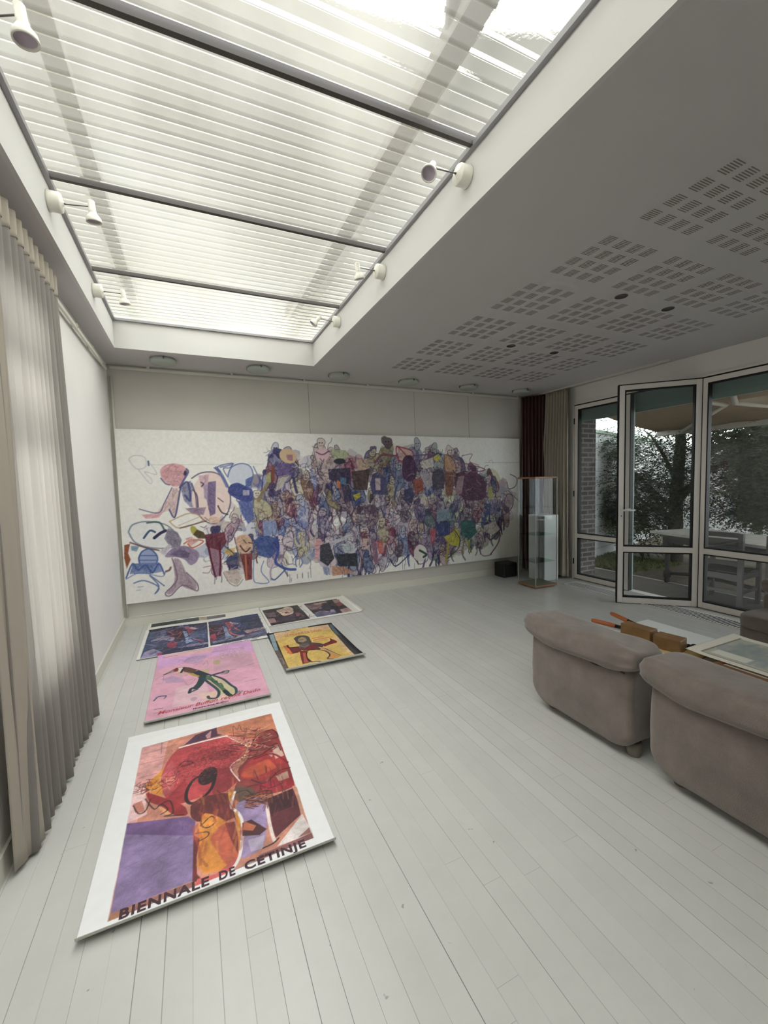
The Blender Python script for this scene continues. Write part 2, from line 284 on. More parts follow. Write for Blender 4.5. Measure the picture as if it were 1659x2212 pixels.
# ------------------------------------------------------------------ drawing on a fine grid (printed and painted sheets)
def inside(px,py,p):
    x=p[0::2]; y=p[1::2]; r=False; n=len(x)
    for i in range(n):
        j=(i+1)%n
        if (y[i]>py)!=(y[j]>py) and px<(x[j]-x[i])*(py-y[i])/(y[j]-y[i])+x[i]: r=not r
    return r
class Canvas:
    def __init__(s, W, Hh, res, col):
        s.W, s.H = W, Hh; s.nx=int(round(W/res))+1; s.ny=int(round(Hh/res))+1; s.a=np.empty((s.ny,s.nx,3)); s.a[:]=[((col>>16)&255),((col>>8)&255),(col&255)]
        s.res=W/(s.nx-1); s.xs=np.linspace(0,W,s.nx); s.ys=np.linspace(0,Hh,s.ny)
    def win(s, x0,x1,y0,y1):
        i0=max(0,int(x0/s.res)-1); i1=min(s.nx,int(x1/s.res)+3); j0=max(0,int(y0/s.res)-1); j1=min(s.ny,int(y1/s.res)+3)
        if i0>=i1 or j0>=j1: return None
        X,Y=np.meshgrid(s.xs[i0:i1],s.ys[j0:j1]); return i0,i1,j0,j1,X,Y
    def put(s, wn_, col, al):
        i0,i1,j0,j1,_,_=wn_; c=np.array([((col>>16)&255),((col>>8)&255),(col&255)],float) if isinstance(col,int) else np.array(col,float)
        v=s.a[j0:j1,i0:i1]; v+= (c-v)*np.clip(al,0,1)[...,None]
    def poly(s, col, al, p):
        x=p[0::2]; y=p[1::2]; wn_=s.win(min(x),max(x),min(y),max(y))
        if not wn_: return
        X,Y=wn_[4:]; ins=np.zeros(X.shape,bool); n=len(x); dm=np.full(X.shape,1e9)
        for i in range(n):
            x1,y1,x2,y2=x[i],y[i],x[(i+1)%n],y[(i+1)%n]
            if y1!=y2: ins ^= ((y1>Y)!=(y2>Y)) & (X < (x2-x1)*(Y-y1)/(y2-y1)+x1)
            dx,dy=x2-x1,y2-y1; t=np.clip(((X-x1)*dx+(Y-y1)*dy)/(dx*dx+dy*dy+1e-12),0,1); dm=np.minimum(dm,np.hypot(X-x1-t*dx,Y-y1-t*dy))
        s.put(wn_,col,al*np.clip(np.where(ins,dm,-dm)/s.res+.5,0,1))
    def stroke(s, col, al, wd, p):
        P=[(p[i],p[i+1]) for i in range(0,len(p),2)]
        if len(P)>2:                                     # round the corners
            Q=[P[0]]
            for i in range(len(P)-1):
                p0=P[max(i-1,0)];p1=P[i];p2=P[i+1];p3=P[min(i+2,len(P)-1)]
                for t in (.25,.5,.75,1):
                    Q.append(tuple(.5*((2*p1[k])+(-p0[k]+p2[k])*t+(2*p0[k]-5*p1[k]+4*p2[k]-p3[k])*t*t+(-p0[k]+3*p1[k]-3*p2[k]+p3[k])*t**3) for k in (0,1)))
            P=Q
        x=[q[0] for q in P]; y=[q[1] for q in P]; h=wd/2; wn_=s.win(min(x)-h,max(x)+h,min(y)-h,max(y)+h)
        if not wn_: return
        X,Y=wn_[4:]; dm=np.full(X.shape,1e9)
        for i in range(len(P)-1):
            x1,y1=P[i]; dx,dy=P[i+1][0]-x1,P[i+1][1]-y1; t=np.clip(((X-x1)*dx+(Y-y1)*dy)/(dx*dx+dy*dy+1e-12),0,1); dm=np.minimum(dm,np.hypot(X-x1-t*dx,Y-y1-t*dy))
        s.put(wn_,col,al*np.clip((h-dm)/s.res+.5,0,1)*min(1,wd/s.res))
    def ell(s, col, al, e):
        cx,cy,ax,ay,bx,by=e; r=math.hypot(ax,ay)+math.hypot(bx,by); wn_=s.win(cx-r,cx+r,cy-r,cy+r)
        if not wn_: return
        X,Y=wn_[4:]; det=ax*by-ay*bx
        if abs(det)<1e-9: return
        dx,dy=X-cx,Y-cy; u=(dx*by-dy*bx)/det; v=(ax*dy-ay*dx)/det; q=np.sqrt(u*u+v*v); s.put(wn_,col,al*np.clip((1-q)*min(math.hypot(ax,ay),math.hypot(bx,by))/s.res+.5,0,1))
    def round_poly(s, p, k=2):
        P=[(p[i],p[i+1]) for i in range(0,len(p),2)]
        for _ in range(k):                                # corner cutting
            Q=[]
            for i in range(len(P)):
                a=P[i]; b=P[(i+1)%len(P)]; Q+=[(a[0]*.8+b[0]*.2,a[1]*.8+b[1]*.2),(a[0]*.2+b[0]*.8,a[1]*.2+b[1]*.8)]
            P=Q
        return [c for q in P for c in q]
    def hatch(s, col, p, rg, dens, wd, L, lo=.45, hi=.35, al=.45):
        x=p[0::2]; y=p[1::2]; A=(max(x)-min(x))*(max(y)-min(y)); c=np.array([((col>>16)&255),((col>>8)&255),(col&255)],float); a0=rg.uniform(0,3)
        for i in range(int(A*dens)):
            X=rg.uniform(min(x),max(x)); Y=rg.uniform(min(y),max(y))
            if not inside(X,Y,p): continue
            a=a0+rg.uniform(-.7,.7); l=L*rg.uniform(.5,1.4); k=rg.random(); cc=c*(1-lo*rg.random()) if k<.6 else c+(235-c)*hi*rg.random()
            q=[X,Y,X+l*math.cos(a),Y+l*math.sin(a),X+l*1.7*math.cos(a+.5),Y+l*1.7*math.sin(a+.5)]
            if not inside(q[4],q[5],p): q=q[:4]
            if not inside(q[2],q[3],p): continue
            s.stroke(tuple(cc),al*rg.uniform(.5,1),wd*rg.uniform(.6,1.5),q)
    def run(s, ops, rnd=0, ht=None):
        for o in ops:
            if o[0]=='P':
                p=s.round_poly(o[3],rnd) if rnd and len(o[3])>12 else o[3]
                s.poly(o[1],o[2],p)
                if ht: s.hatch(o[1],p,*ht)
            elif o[0]=='S': s.stroke(o[1],o[2],o[3],o[4])
            elif o[0]=='E': s.ell(o[1],o[2],o[3])
    def grain(s, amp, seed, cell=6):
        rg=np.random.RandomState(seed); g=rg.rand(s.ny//cell+3,s.nx//cell+3); yi=np.arange(s.ny)/cell; xi=np.arange(s.nx)/cell
        y0=yi.astype(int)[:,None]; x0=xi.astype(int)[None]; fy=(yi%1)[:,None]; fx=(xi%1)[None]
        n=(g[y0,x0]*(1-fx)+g[y0,x0+1]*fx)*(1-fy)+(g[y0+1,x0]*(1-fx)+g[y0+1,x0+1]*fx)*fy
        s.a*= (1+amp*(n-.5)*2+amp*.6*(rg.rand(s.ny,s.nx)-.5))[...,None]
    def mottle(s, amp, seed, cell):
        rg=np.random.RandomState(seed); keep=s.a.copy(); m=(s.a.min(2)<222)[...,None]; s.grain(amp,seed,cell); s.a=np.where(m,s.a,keep)
    def linear(s):
        c=np.clip(s.a/255,0,1); c=np.where(c<=.04045,c/12.92,((c+.055)/1.055)**2.4); return np.concatenate([c,np.ones((s.ny,s.nx,1))],2).reshape(-1,4)
def grid_mesh(name, cv, pos, m, back=None, parent=None, solid=0):
    """pos(X, Y) gives the three coordinate arrays of the front surface"""
    X,Y=np.meshgrid(cv.xs,cv.ys); P=np.stack(pos(X,Y),-1).reshape(-1,3); nx,ny=cv.nx,cv.ny
    idx=np.arange(nx*ny).reshape(ny,nx); q=np.stack([idx[:-1,:-1],idx[:-1,1:],idx[1:,1:],idx[1:,:-1]],-1).reshape(-1,4)
    me=bpy.data.meshes.new(name); me.vertices.add(len(P)); me.vertices.foreach_set('co',P.astype(np.float32).ravel())
    me.loops.add(q.size); me.loops.foreach_set('vertex_index',q.astype(np.int32).ravel()); me.polygons.add(len(q))
    me.polygons.foreach_set('loop_start',np.arange(0,q.size,4,dtype=np.int32)); me.update(calc_edges=True)
    a=me.color_attributes.new('ink','FLOAT_COLOR','POINT'); a.data.foreach_set('color',cv.linear().astype(np.float32).ravel())
    me.polygons.foreach_set('use_smooth',np.ones(len(q),bool)); me.materials.append(m)
    if back: me.materials.append(back)
    o=bpy.data.objects.new(name,me); C.objects.link(o)
    if parent: o.parent=parent
    if solid:
        md=o.modifiers.new('solid','SOLIDIFY'); md.thickness=solid; md.offset=-1
        if back: md.material_offset=1; md.material_offset_rim=1
    return o
ART = {
'BIG':[["P",13601912,1,[.081,1.069,.777,1.091,.771,.068,.081,.047]],["P",14920104,.8,[.081,1.069,.208,1.068,.189,.803,.13,.7,.117,.482,.078,.496]],["P",15782870,.7,[.082,.749,.13,.7,.152,.516,.078,.496]],["P",13139808,.8,[.461,1.078,.777,1.091,.774,.899,.63,.863,.502,.981]],["S",9062980,.5,.004,[.091,1.002,.253,1.011]],["S",9062980,.5,.004,[.088,.911,.215,.908]],["S",9062980,.5,.004,[.091,.797,.174,.796]],["S",9062980,.5,.004,[.177,1.071,.18,.957]],["S",4862008,.7,.003,[.545,.941,.55,1.052,.57,1.003,.584,1.054,.595,.971,.622,.996,.59,.919,.551,.948]],["P",9337509,1,[.08,.495,.317,.424,.344,.379,.333,.085,.084,.076]],["P",7559304,1,[.08,.495,.317,.424,.343,.38,.338,.303,.084,.432]],["P",10119778,1,[.084,.076,.333,.081,.331,.049,.081,.047]],["P",12946024,.8,[.084,.076,.159,.074,.151,.055,.081,.047]],["P",11832454,1,[.458,.065,.773,.1,.772,.066,.457,.054]],["P",9067100,1,[.566,.087,.772,.098,.772,.068,.551,.066]],["P",9058874,1,[.517,.435,.509,.511,.538,.573,.536,.642,.593,.702,.614,.803,.704,.916,.768,.921,.773,.738,.776,.508,.769,.393,.694,.388,.604,.409,.551,.401]],["P",11549244,1,[.582,.677,.724,.747,.771,.612,.768,.512,.678,.477,.574,.542,.539,.586]],["P",12736575,.9,[.568,.627,.69,.653,.719,.565,.606,.539,.547,.582]],["P",11020856,1,[.607,.486,.771,.483,.769,.4,.628,.409]],["P",14203048,.9,[.721,.732,.761,.745,.769,.644,.723,.636]],["P",13215896,.9,[.689,.7,.725,.698,.709,.659]],["P",13477781,.9,[.7,.506,.76,.516,.758,.463,.708,.462]],["S",3809316,.8,.007,[.624,.814,.672,.895,.752,.91,.771,.827,.717,.818,.637,.774]],["S",3809316,.8,.006,[.593,.702,.673,.708,.746,.769,.761,.696]],["S",3809316,.8,.006,[.59,.534,.646,.48,.722,.535,.781,.534]],["S",4856352,.7,.006,[.545,.492,.615,.483,.656,.437,.721,.443]],["S",8002088,.8,.012,[.625,.685,.714,.687,.774,.581]],["P",6968392,.9,[.504,.501,.533,.524,.582,.474,.612,.411,.522,.409,.506,.44]],["S",3025448,.8,.005,[.513,.472,.559,.473,.589,.41]],["P",5913172,1,[.288,.984,.349,1.059,.461,1.082,.462,1.011,.489,.988,.384,.984]],["P",14262440,1,[.399,1.025,.432,1.064,.425,.993,.407,.99]],["P",15123290,1,[.589,.863,.614,.806,.583,.73,.55,.701]],["P",14718270,1,[.127,.726,.218,.846,.232,.74,.2,.61,.138,.683]],["P",12601936,1,[.267,.978,.502,.973,.566,.869,.603,.805,.578,.74,.506,.679,.537,.554,.47,.503,.374,.523,.261,.517,.211,.604,.188,.748,.216,.892]],["P",10369600,.75,[.314,.889,.523,.891,.569,.801,.511,.743,.396,.786,.299,.79]],["P",9318456,.8,[.442,.704,.498,.676,.532,.556,.47,.505,.418,.513,.408,.651]],["P",10104888,.7,[.223,.581,.3,.692,.317,.523,.261,.517]],["P",13131880,.7,[.191,.76,.232,.883,.269,.735,.243,.619,.211,.61]],["S",15918818,1,.012,[.269,.972,.384,.973,.506,.967]],["S",15720668,1,.006,[.506,.967,.566,.869,.605,.804,.578,.737,.506,.679,.539,.55]],["S",4200480,.9,.008,[.271,.812,.298,.835,.335,.801,.311,.796,.283,.798]],["S",4200480,.9,.008,[.449,.829,.488,.833,.52,.801,.486,.802]],["S",5906472,.8,.006,[.372,.783,.381,.824,.396,.778,.387,.746]],["E",2365984,.95,[.401,.662,.044,.019,.005,-.062]],["S",1972252,.9,.015,[.425,.684,.346,.669,.312,.609,.306,.54,.327,.5,.367,.509,.413,.559,.436,.651]],["P",6958128,1,[.324,.496,.374,.523,.485,.498,.498,.432,.51,.328,.437,.319,.371,.366,.344,.379,.323,.421]],["P",14388028,1,[.354,.325,.372,.418,.42,.383,.513,.247,.496,.13,.471,.077,.348,.1]],["P",12869706,.95,[.394,.259,.437,.314,.494,.305,.501,.197,.492,.115,.468,.075,.443,.107,.417,.186]],["P",8007728,.9,[.457,.314,.494,.305,.5,.216,.492,.132,.473,.211]],["P",6958128,1,[.336,.306,.359,.276,.346,.187,.347,.108,.373,.055,.332,.082]],["P",13131868,1,[.336,.051,.348,.085,.411,.076,.487,.118,.475,.083,.454,.055]],["P",14721596,1,[.481,.5,.511,.491,.494,.423,.52,.283,.505,.232,.499,.355,.482,.418]],["P",10521268,1,[.503,.407,.56,.413,.619,.401,.627,.281,.603,.174,.583,.113,.491,.095,.517,.189,.524,.29]],["P",12760268,.8,[.533,.181,.599,.176,.583,.113,.538,.118]],["S",15788262,1,.012,[.51,.485,.488,.403,.512,.348,.523,.281,.505,.151,.485,.094,.455,.059]],["P",4858920,1,[.523,.281,.559,.284,.611,.203,.58,.185,.516,.212]],["P",13135952,.9,[.531,.287,.574,.241,.558,.22,.519,.244]],["P",6170672,1,[.643,.372,.758,.386,.761,.313,.758,.216,.631,.138,.629,.229]],["P",4200994,.9,[.643,.372,.755,.382,.745,.276,.64,.274]],["S",15127244,1,.014,[.626,.398,.631,.333,.626,.211,.629,.129]],["S",12619896,1,.014,[.769,.381,.766,.266,.761,.214]],["P",15261148,1,[.633,.096,.761,.214,.777,.102,.708,.095]],["P",10119776,1,[.716,.1,.77,.13,.77,.101]],["S",3808288,.9,.007,[.583,.113,.624,.119,.647,.134]],["P",12613736,.9,[.09,.613,.123,.619,.145,.53,.103,.551]],["P",14196848,.9,[.194,.538,.238,.556,.261,.494,.235,.464]],["P",10103860,.95,[.132,.674,.185,.623,.23,.577,.303,.496,.317,.429,.263,.451,.204,.545,.153,.593]],["S",3809316,.8,.006,[.136,.624,.178,.536,.203,.556,.233,.508,.207,.489]],["S",3809316,.8,.006,[.091,.601,.117,.538,.144,.542,.158,.613]],["S",2760740,.8,.006,[.194,.55,.238,.562,.255,.476,.222,.471,.297,.444]],["S",2760740,.85,.006,[.374,.506,.364,.36,.39,.322,.421,.341,.406,.38,.364,.345]],["S",2760740,.8,.005,[.344,.311,.389,.298,.388,.275,.356,.264]],["S",2760740,.6,.004,[.434,.536,.48,.441,.499,.313]]],
'PINK':[["P",14723262,1,[.001,1.166,.754,1.143,.749,-.002,.006,-.001]],["P",14067418,.8,[.001,1.166,.754,1.143,.741,.869,.43,.936,.011,.871]],["P",15251624,.5,[.042,1.163,.44,1.156,.421,1.02,.059,1.077]],["P",15123660,.6,[.16,.46,.353,.473,.385,.137,.145,.168]],["P",15256496,.6,[.295,.284,.538,.263,.525,.114,.369,.122]],["P",13607604,.8,[.423,.921,.717,.902,.713,.551,.417,.624]],["E",11051120,.8,[.445,.78,.029,-.001,.0,-.044]],["P",12892554,.8,[.329,.695,.389,.68,.374,.614,.339,.633]],["P",12164032,.6,[.207,.961,.263,1.016,.379,.973,.344,.851,.269,.838,.22,.881]],["P",11572664,.6,[.064,.669,.125,.683,.206,.594,.219,.528,.091,.566]],["S",9202832,.5,.004,[.083,.972,.146,.921,.175,.978,.214,.903]],["S",8021632,.5,.004,[.213,.939,.25,.994,.301,.929,.379,.964]],["S",8021632,.5,.004,[.019,.677,.061,.716,.068,.593,.025,.586,.085,.569]],["S",8021632,.5,.004,[.343,.781,.369,.856,.379,.762,.353,.724]],["S",8021632,.5,.004,[.208,.52,.286,.552,.241,.459,.219,.514]],["S",8021632,.4,.003,[.034,.381,.296,.362]],["S",8021632,.4,.003,[.317,.378,.695,.368]],["S",8021632,.4,.003,[.028,.194,.397,.18,.725,.165]],["S",5915752,.7,.006,[.043,1.095,.147,1.097]],["S",5915752,.7,.006,[.414,1.02,.508,1.014]],["S",5915752,.7,.005,[.522,1.027,.667,1.012]],["S",6968432,.6,.005,[.613,.322,.695,.323]],["S",6968432,.6,.005,[.613,.381,.637,.383]],["S",5915752,.7,.006,[.529,.573,.577,.569]],["S",5915752,.7,.005,[.662,.603,.714,.61]],["S",4082280,.85,.012,[.031,.321,.055,.37,.096,.361]],["S",4082280,.85,.008,[.04,.365,.101,.365,.093,.325]],["E",12099752,.8,[.274,.225,.02,.002,.002,-.031]],["P",13221528,1,[.333,.589,.401,.537,.47,.411,.513,.303,.541,.234,.542,.181,.502,.151,.474,.216,.44,.183,.421,.338,.365,.496]],["P",5007952,1,[.298,.592,.39,.543,.44,.384,.496,.218,.506,.136,.481,.162,.436,.316,.381,.472,.309,.54]],["P",11573840,1,[.217,.682,.298,.654,.367,.556,.298,.576,.246,.635]],["P",6175276,1,[.191,.81,.239,.788,.299,.703,.263,.657,.204,.72]],["P",2436148,1,[.263,.673,.311,.693,.402,.553,.332,.566,.298,.607]],["P",14997704,1,[.152,.814,.191,.824,.204,.753,.163,.726]],["P",8005680,1,[.12,.797,.155,.829,.168,.789,.163,.75,.139,.754]],["P",14200992,1,[.139,.754,.192,.726,.263,.625,.205,.664,.153,.699]],["S",1974312,1,.016,[.212,.799,.198,.77,.187,.713]],["S",8025192,1,.02,[.071,.734,.126,.786]],["S",3158062,1,.008,[.065,.737,.133,.758]],["S",2504254,.95,.006,[.149,.815,.215,.804,.311,.688,.39,.559]],["S",2504254,.95,.026,[.396,.548,.449,.559,.513,.565]],["E",9079940,1,[.503,.558,.016,.004,.001,-.022]],["S",2504254,.9,.008,[.474,.578,.511,.583,.52,.554,.501,.524,.466,.535]],["S",2046528,1,.05,[.338,.571,.319,.461,.29,.392]],["S",2046528,1,.022,[.296,.403,.258,.395,.247,.334]],["S",2046528,1,.016,[.247,.334,.296,.362]],["S",2506826,.95,.02,[.337,.525,.379,.415,.424,.295,.432,.225,.412,.166,.371,.181,.362,.217]],["S",2506826,.95,.018,[.413,.531,.472,.44,.515,.316,.542,.247,.538,.17,.512,.145]],["S",1978420,1,.03,[.47,.244,.488,.183,.502,.151]],["S",1985084,.8,.01,[.393,.481,.407,.415,.425,.435,.434,.373,.451,.378,.464,.315]],["S",6974048,.8,.008,[.535,.159,.565,.195,.555,.148,.581,.187]],["S",4860464,.8,.006,[.043,.192,.091,.184]],["S",4860464,.6,.004,[.044,.137,.07,.134]]],
'YEL':[["P",1973792,1,[.013,.937,.655,.95,.649,.032,-.009,.014]],["P",9414060,1,[.02,.908,.06,.915,.031,.498,-.001,.5]],["P",6970450,1,[.004,.497,.037,.502,.031,.054,-.005,.024,-.007,.215]],["S",10129544,.8,.01,[-.002,.322,.024,.294,.019,.188]],["P",6058104,1,[.609,.91,.637,.916,.625,.744,.614,.575,.588,.608,.598,.8]],["P",3817024,1,[.588,.608,.614,.575,.61,.039,.572,.044]],["P",14925930,1,[.067,.935,.602,.92,.587,.785,.583,.574,.568,.047,.031,.054]],["P",15122072,.8,[.067,.935,.602,.92,.587,.765,.498,.814,.127,.822,.049,.72]],["P",14860404,.6,[.218,.967,.407,.957,.388,.834,.188,.826]],["P",15254684,.7,[.581,.571,.568,.047,.536,.05,.53,.547]],["S",13199952,.8,.02,[.36,.622,.461,.622]],["S",13199952,.8,.018,[.363,.576,.533,.573]],["S",12614224,.8,.012,[.36,.531,.471,.535]],["S",9071184,.6,.006,[.505,.75,.519,.756]],["P",7217704,1,[.122,.512,.209,.498,.209,.402,.167,.364,.107,.365,.089,.405]],["P",14383685,1,[.084,.573,.124,.577,.119,.498,.125,.371,.098,.37,.088,.483]],["S",3807772,.9,.016,[.123,.569,.127,.51,.196,.489]],["P",5913144,1,[.216,.527,.257,.555,.333,.531,.391,.483,.423,.432,.36,.337,.288,.36,.206,.389]],["P",8003624,1,[.28,.46,.353,.453,.325,.372,.272,.384,.209,.402]],["P",8265766,1,[.413,.438,.496,.477,.505,.543,.537,.473,.538,.42,.449,.401,.401,.378]],["S",3807772,.9,.01,[.507,.542,.491,.48,.42,.442]],["P",8003622,1,[.191,.396,.245,.367,.213,.222,.211,.112,.146,.1,.166,.247]],["P",12083272,1,[.206,.343,.225,.332,.202,.199,.198,.12,.163,.125]],["S",3807772,.95,.016,[.212,.194,.222,.113,.269,.095,.285,.067]],["S",2759192,.9,.012,[.241,.354,.268,.371,.304,.359]],["S",3807772,.9,.008,[.243,.338,.219,.276,.211,.153]],["P",13145208,1,[.346,.408,.402,.362,.418,.229,.461,.104,.412,.074,.349,.094,.376,.149,.4,.209,.386,.307]],["P",14721104,1,[.414,.216,.458,.105,.41,.082,.353,.091,.394,.154]],["S",3810336,.9,.012,[.34,.347,.387,.276,.393,.183,.352,.113,.39,.072]],["S",5921344,.9,.01,[.398,.348,.432,.237,.467,.122]],["P",4998206,1,[.204,.706,.258,.76,.32,.736,.346,.684,.335,.582,.333,.531,.277,.494,.231,.519,.206,.583,.209,.65]],["P",10521196,1,[.238,.67,.283,.709,.309,.668,.304,.599,.261,.57,.228,.605]],["S",2761760,.9,.01,[.243,.641,.278,.64]],["P",6971480,1,[.223,.557,.298,.533,.293,.469,.244,.431,.211,.481]],["S",11576460,.6,.006,[.221,.524,.246,.462,.297,.483]],["S",6969920,.7,.008,[.384,.054,.442,.065,.474,.062]],["S",6969920,.7,.006,[.485,.063,.542,.053]]],
'BLUE_LOW':[["P",2304560,1,[.029,.949,.482,.949,.485,.835,.03,.831]],["P",11904400,1,[.482,.949,.56,.939,.561,.824,.485,.835]],["P",7828351,1,[.56,.939,.752,.933,.748,.827,.561,.824]],["P",4609114,.6,[.264,.941,.482,.949,.481,.853,.267,.863]]],
'BLUE':[["P",3425386,1,[.036,.786,.57,.772,.556,.022,.027,.017]],["P",3425386,1,[.582,.781,1.085,.788,1.078,.069,.571,.043]],["P",5662860,.9,[.049,.71,.194,.713,.188,.528,.046,.479]],["P",2304580,1,[.028,.79,.301,.784,.287,.719,.041,.714]],["P",3811900,1,[.178,.722,.334,.722,.37,.403,.315,.238,.224,.383]],["P",11883102,1,[.35,.727,.407,.726,.446,.52,.4,.465]],["P",14202048,1,[.407,.711,.488,.603,.446,.589,.399,.652]],["P",9414340,1,[.337,.607,.376,.558,.401,.336,.438,.243,.373,.207,.363,.382]],["S",12870234,1,.02,[.4,.545,.416,.353,.474,.259,.511,.227]],["S",12611688,1,.014,[.431,.528,.491,.389,.461,.431]],["S",9060432,1,.014,[.212,.648,.278,.505,.337,.579,.297,.393]],["P",5662860,.9,[.407,.514,.556,.514,.536,.338,.386,.295]],["P",2304580,1,[.388,.779,.643,.764,.623,.697,.399,.699]],["P",3811900,1,[.544,.653,.71,.651,.722,.331,.65,.167,.566,.312]],["P",11883102,1,[.729,.685,.788,.683,.813,.473,.76,.417]],["P",14202048,1,[.787,.668,.865,.557,.82,.543,.774,.607]],["P",9414340,1,[.704,.562,.742,.512,.75,.287,.781,.192,.71,.157,.714,.333]],["S",12870234,1,.02,[.766,.499,.767,.304,.822,.209,.858,.176]],["S",12611688,1,.014,[.798,.482,.85,.34,.822,.383]],["S",9060432,1,.014,[.574,.578,.633,.434,.701,.508,.643,.322]],["P",11118272,.9,[.076,.463,.165,.54,.273,.43,.269,.334,.15,.423,.073,.417]],["P",11026008,1,[.208,.273,.261,.363,.3,.27,.291,.116,.243,.131]],["P",10501720,1,[.582,.339,.629,.366,.632,.186,.589,.137,.575,.193]],["P",11117252,.9,[.032,.048,.047,.162,.109,.214,.191,.084,.176,.011,.028,.02]],["P",2764880,1,[.036,.21,.183,.218,.347,.086,.559,.107,.556,.022,.202,.017,.19,.095,.108,.226]],["P",10130092,.9,[.304,.131,.402,.169,.56,.153,.559,.107,.402,.101]],["P",11022938,.9,[.151,.085,.191,.084,.188,.024,.152,.023]],["S",8027292,.9,.016,[.042,.363,.131,.292,.213,.317]],["S",1975360,.9,.012,[.066,.493,.094,.503,.145,.5]],["P",2765904,1,[.893,.688,1.08,.749,1.067,.466,.925,.425,.884,.507]],["S",5927040,.8,.012,[.908,.494,.982,.544,1.043,.479]],["P",12100764,1,[.88,.309,1.081,.325,1.086,.274,.91,.213]],["P",7106700,1,[.888,.16,1.086,.251,1.078,.069,.839,.062]],["P",10791100,.9,[.589,.137,.742,.176,.877,.204,.879,.152,.736,.105,.616,.076]],["P",2238538,1,[.573,.088,.736,.105,.847,.069,.571,.043]]],
'DARK':[["P",2761768,1,[.019,.586,.427,.609,.434,.039,.027,.012]],["P",3156540,1,[.505,.612,.913,.619,.92,.064,.513,.051]],["P",6969958,1,[.028,.428,.132,.48,.123,.269,.042,.288]],["P",11569296,1,[.028,.246,.096,.233,.091,.088,.028,.099]],["S",10128534,.9,.016,[.022,.485,.074,.402,.143,.418]],["P",14467246,1,[.152,.511,.223,.528,.29,.594,.354,.528,.323,.317,.268,.267,.193,.256,.185,.367]],["P",10510424,1,[.237,.406,.28,.396,.261,.338,.232,.341]],["S",15785160,.9,.014,[.187,.338,.222,.292,.31,.324]],["P",3944520,1,[.139,.234,.302,.221,.297,.071,.091,.088]],["S",6967400,.9,.02,[.258,.219,.363,.294,.387,.147,.332,.101]],["P",10117232,.9,[.337,.281,.383,.283,.348,.169,.323,.183]],["S",5660768,.9,.012,[.374,.547,.417,.463,.413,.378]],["P",1315855,1,[.034,.054,.157,.075,.155,.029,.027,.012]],["P",9334388,1,[.505,.564,.697,.55,.686,.4,.629,.314,.527,.342,.513,.468]],["P",13609114,1,[.611,.567,.789,.579,.772,.523,.602,.503]],["P",11569796,1,[.853,.592,.934,.579,.916,.474,.841,.452]],["P",9062992,1,[.841,.452,.916,.474,.919,.36,.836,.285]],["P",2169902,1,[.776,.62,.857,.607,.818,.355,.828,.144,.739,.11,.756,.391]],["P",6974604,1,[.515,.182,.627,.201,.762,.181,.73,.061,.513,.051]],["S",11051196,.9,.02,[.535,.198,.621,.232,.667,.178]],["P",2762816,1,[.666,.442,.757,.421,.724,.26,.649,.273]],["P",12754072,1,[.81,.183,.916,.21,.92,.064,.807,.058]],["P",11049144,1,[.716,.236,.76,.225,.736,.126,.693,.136]],["S",9077896,.6,.006,[.45,.534,.478,.071]]],
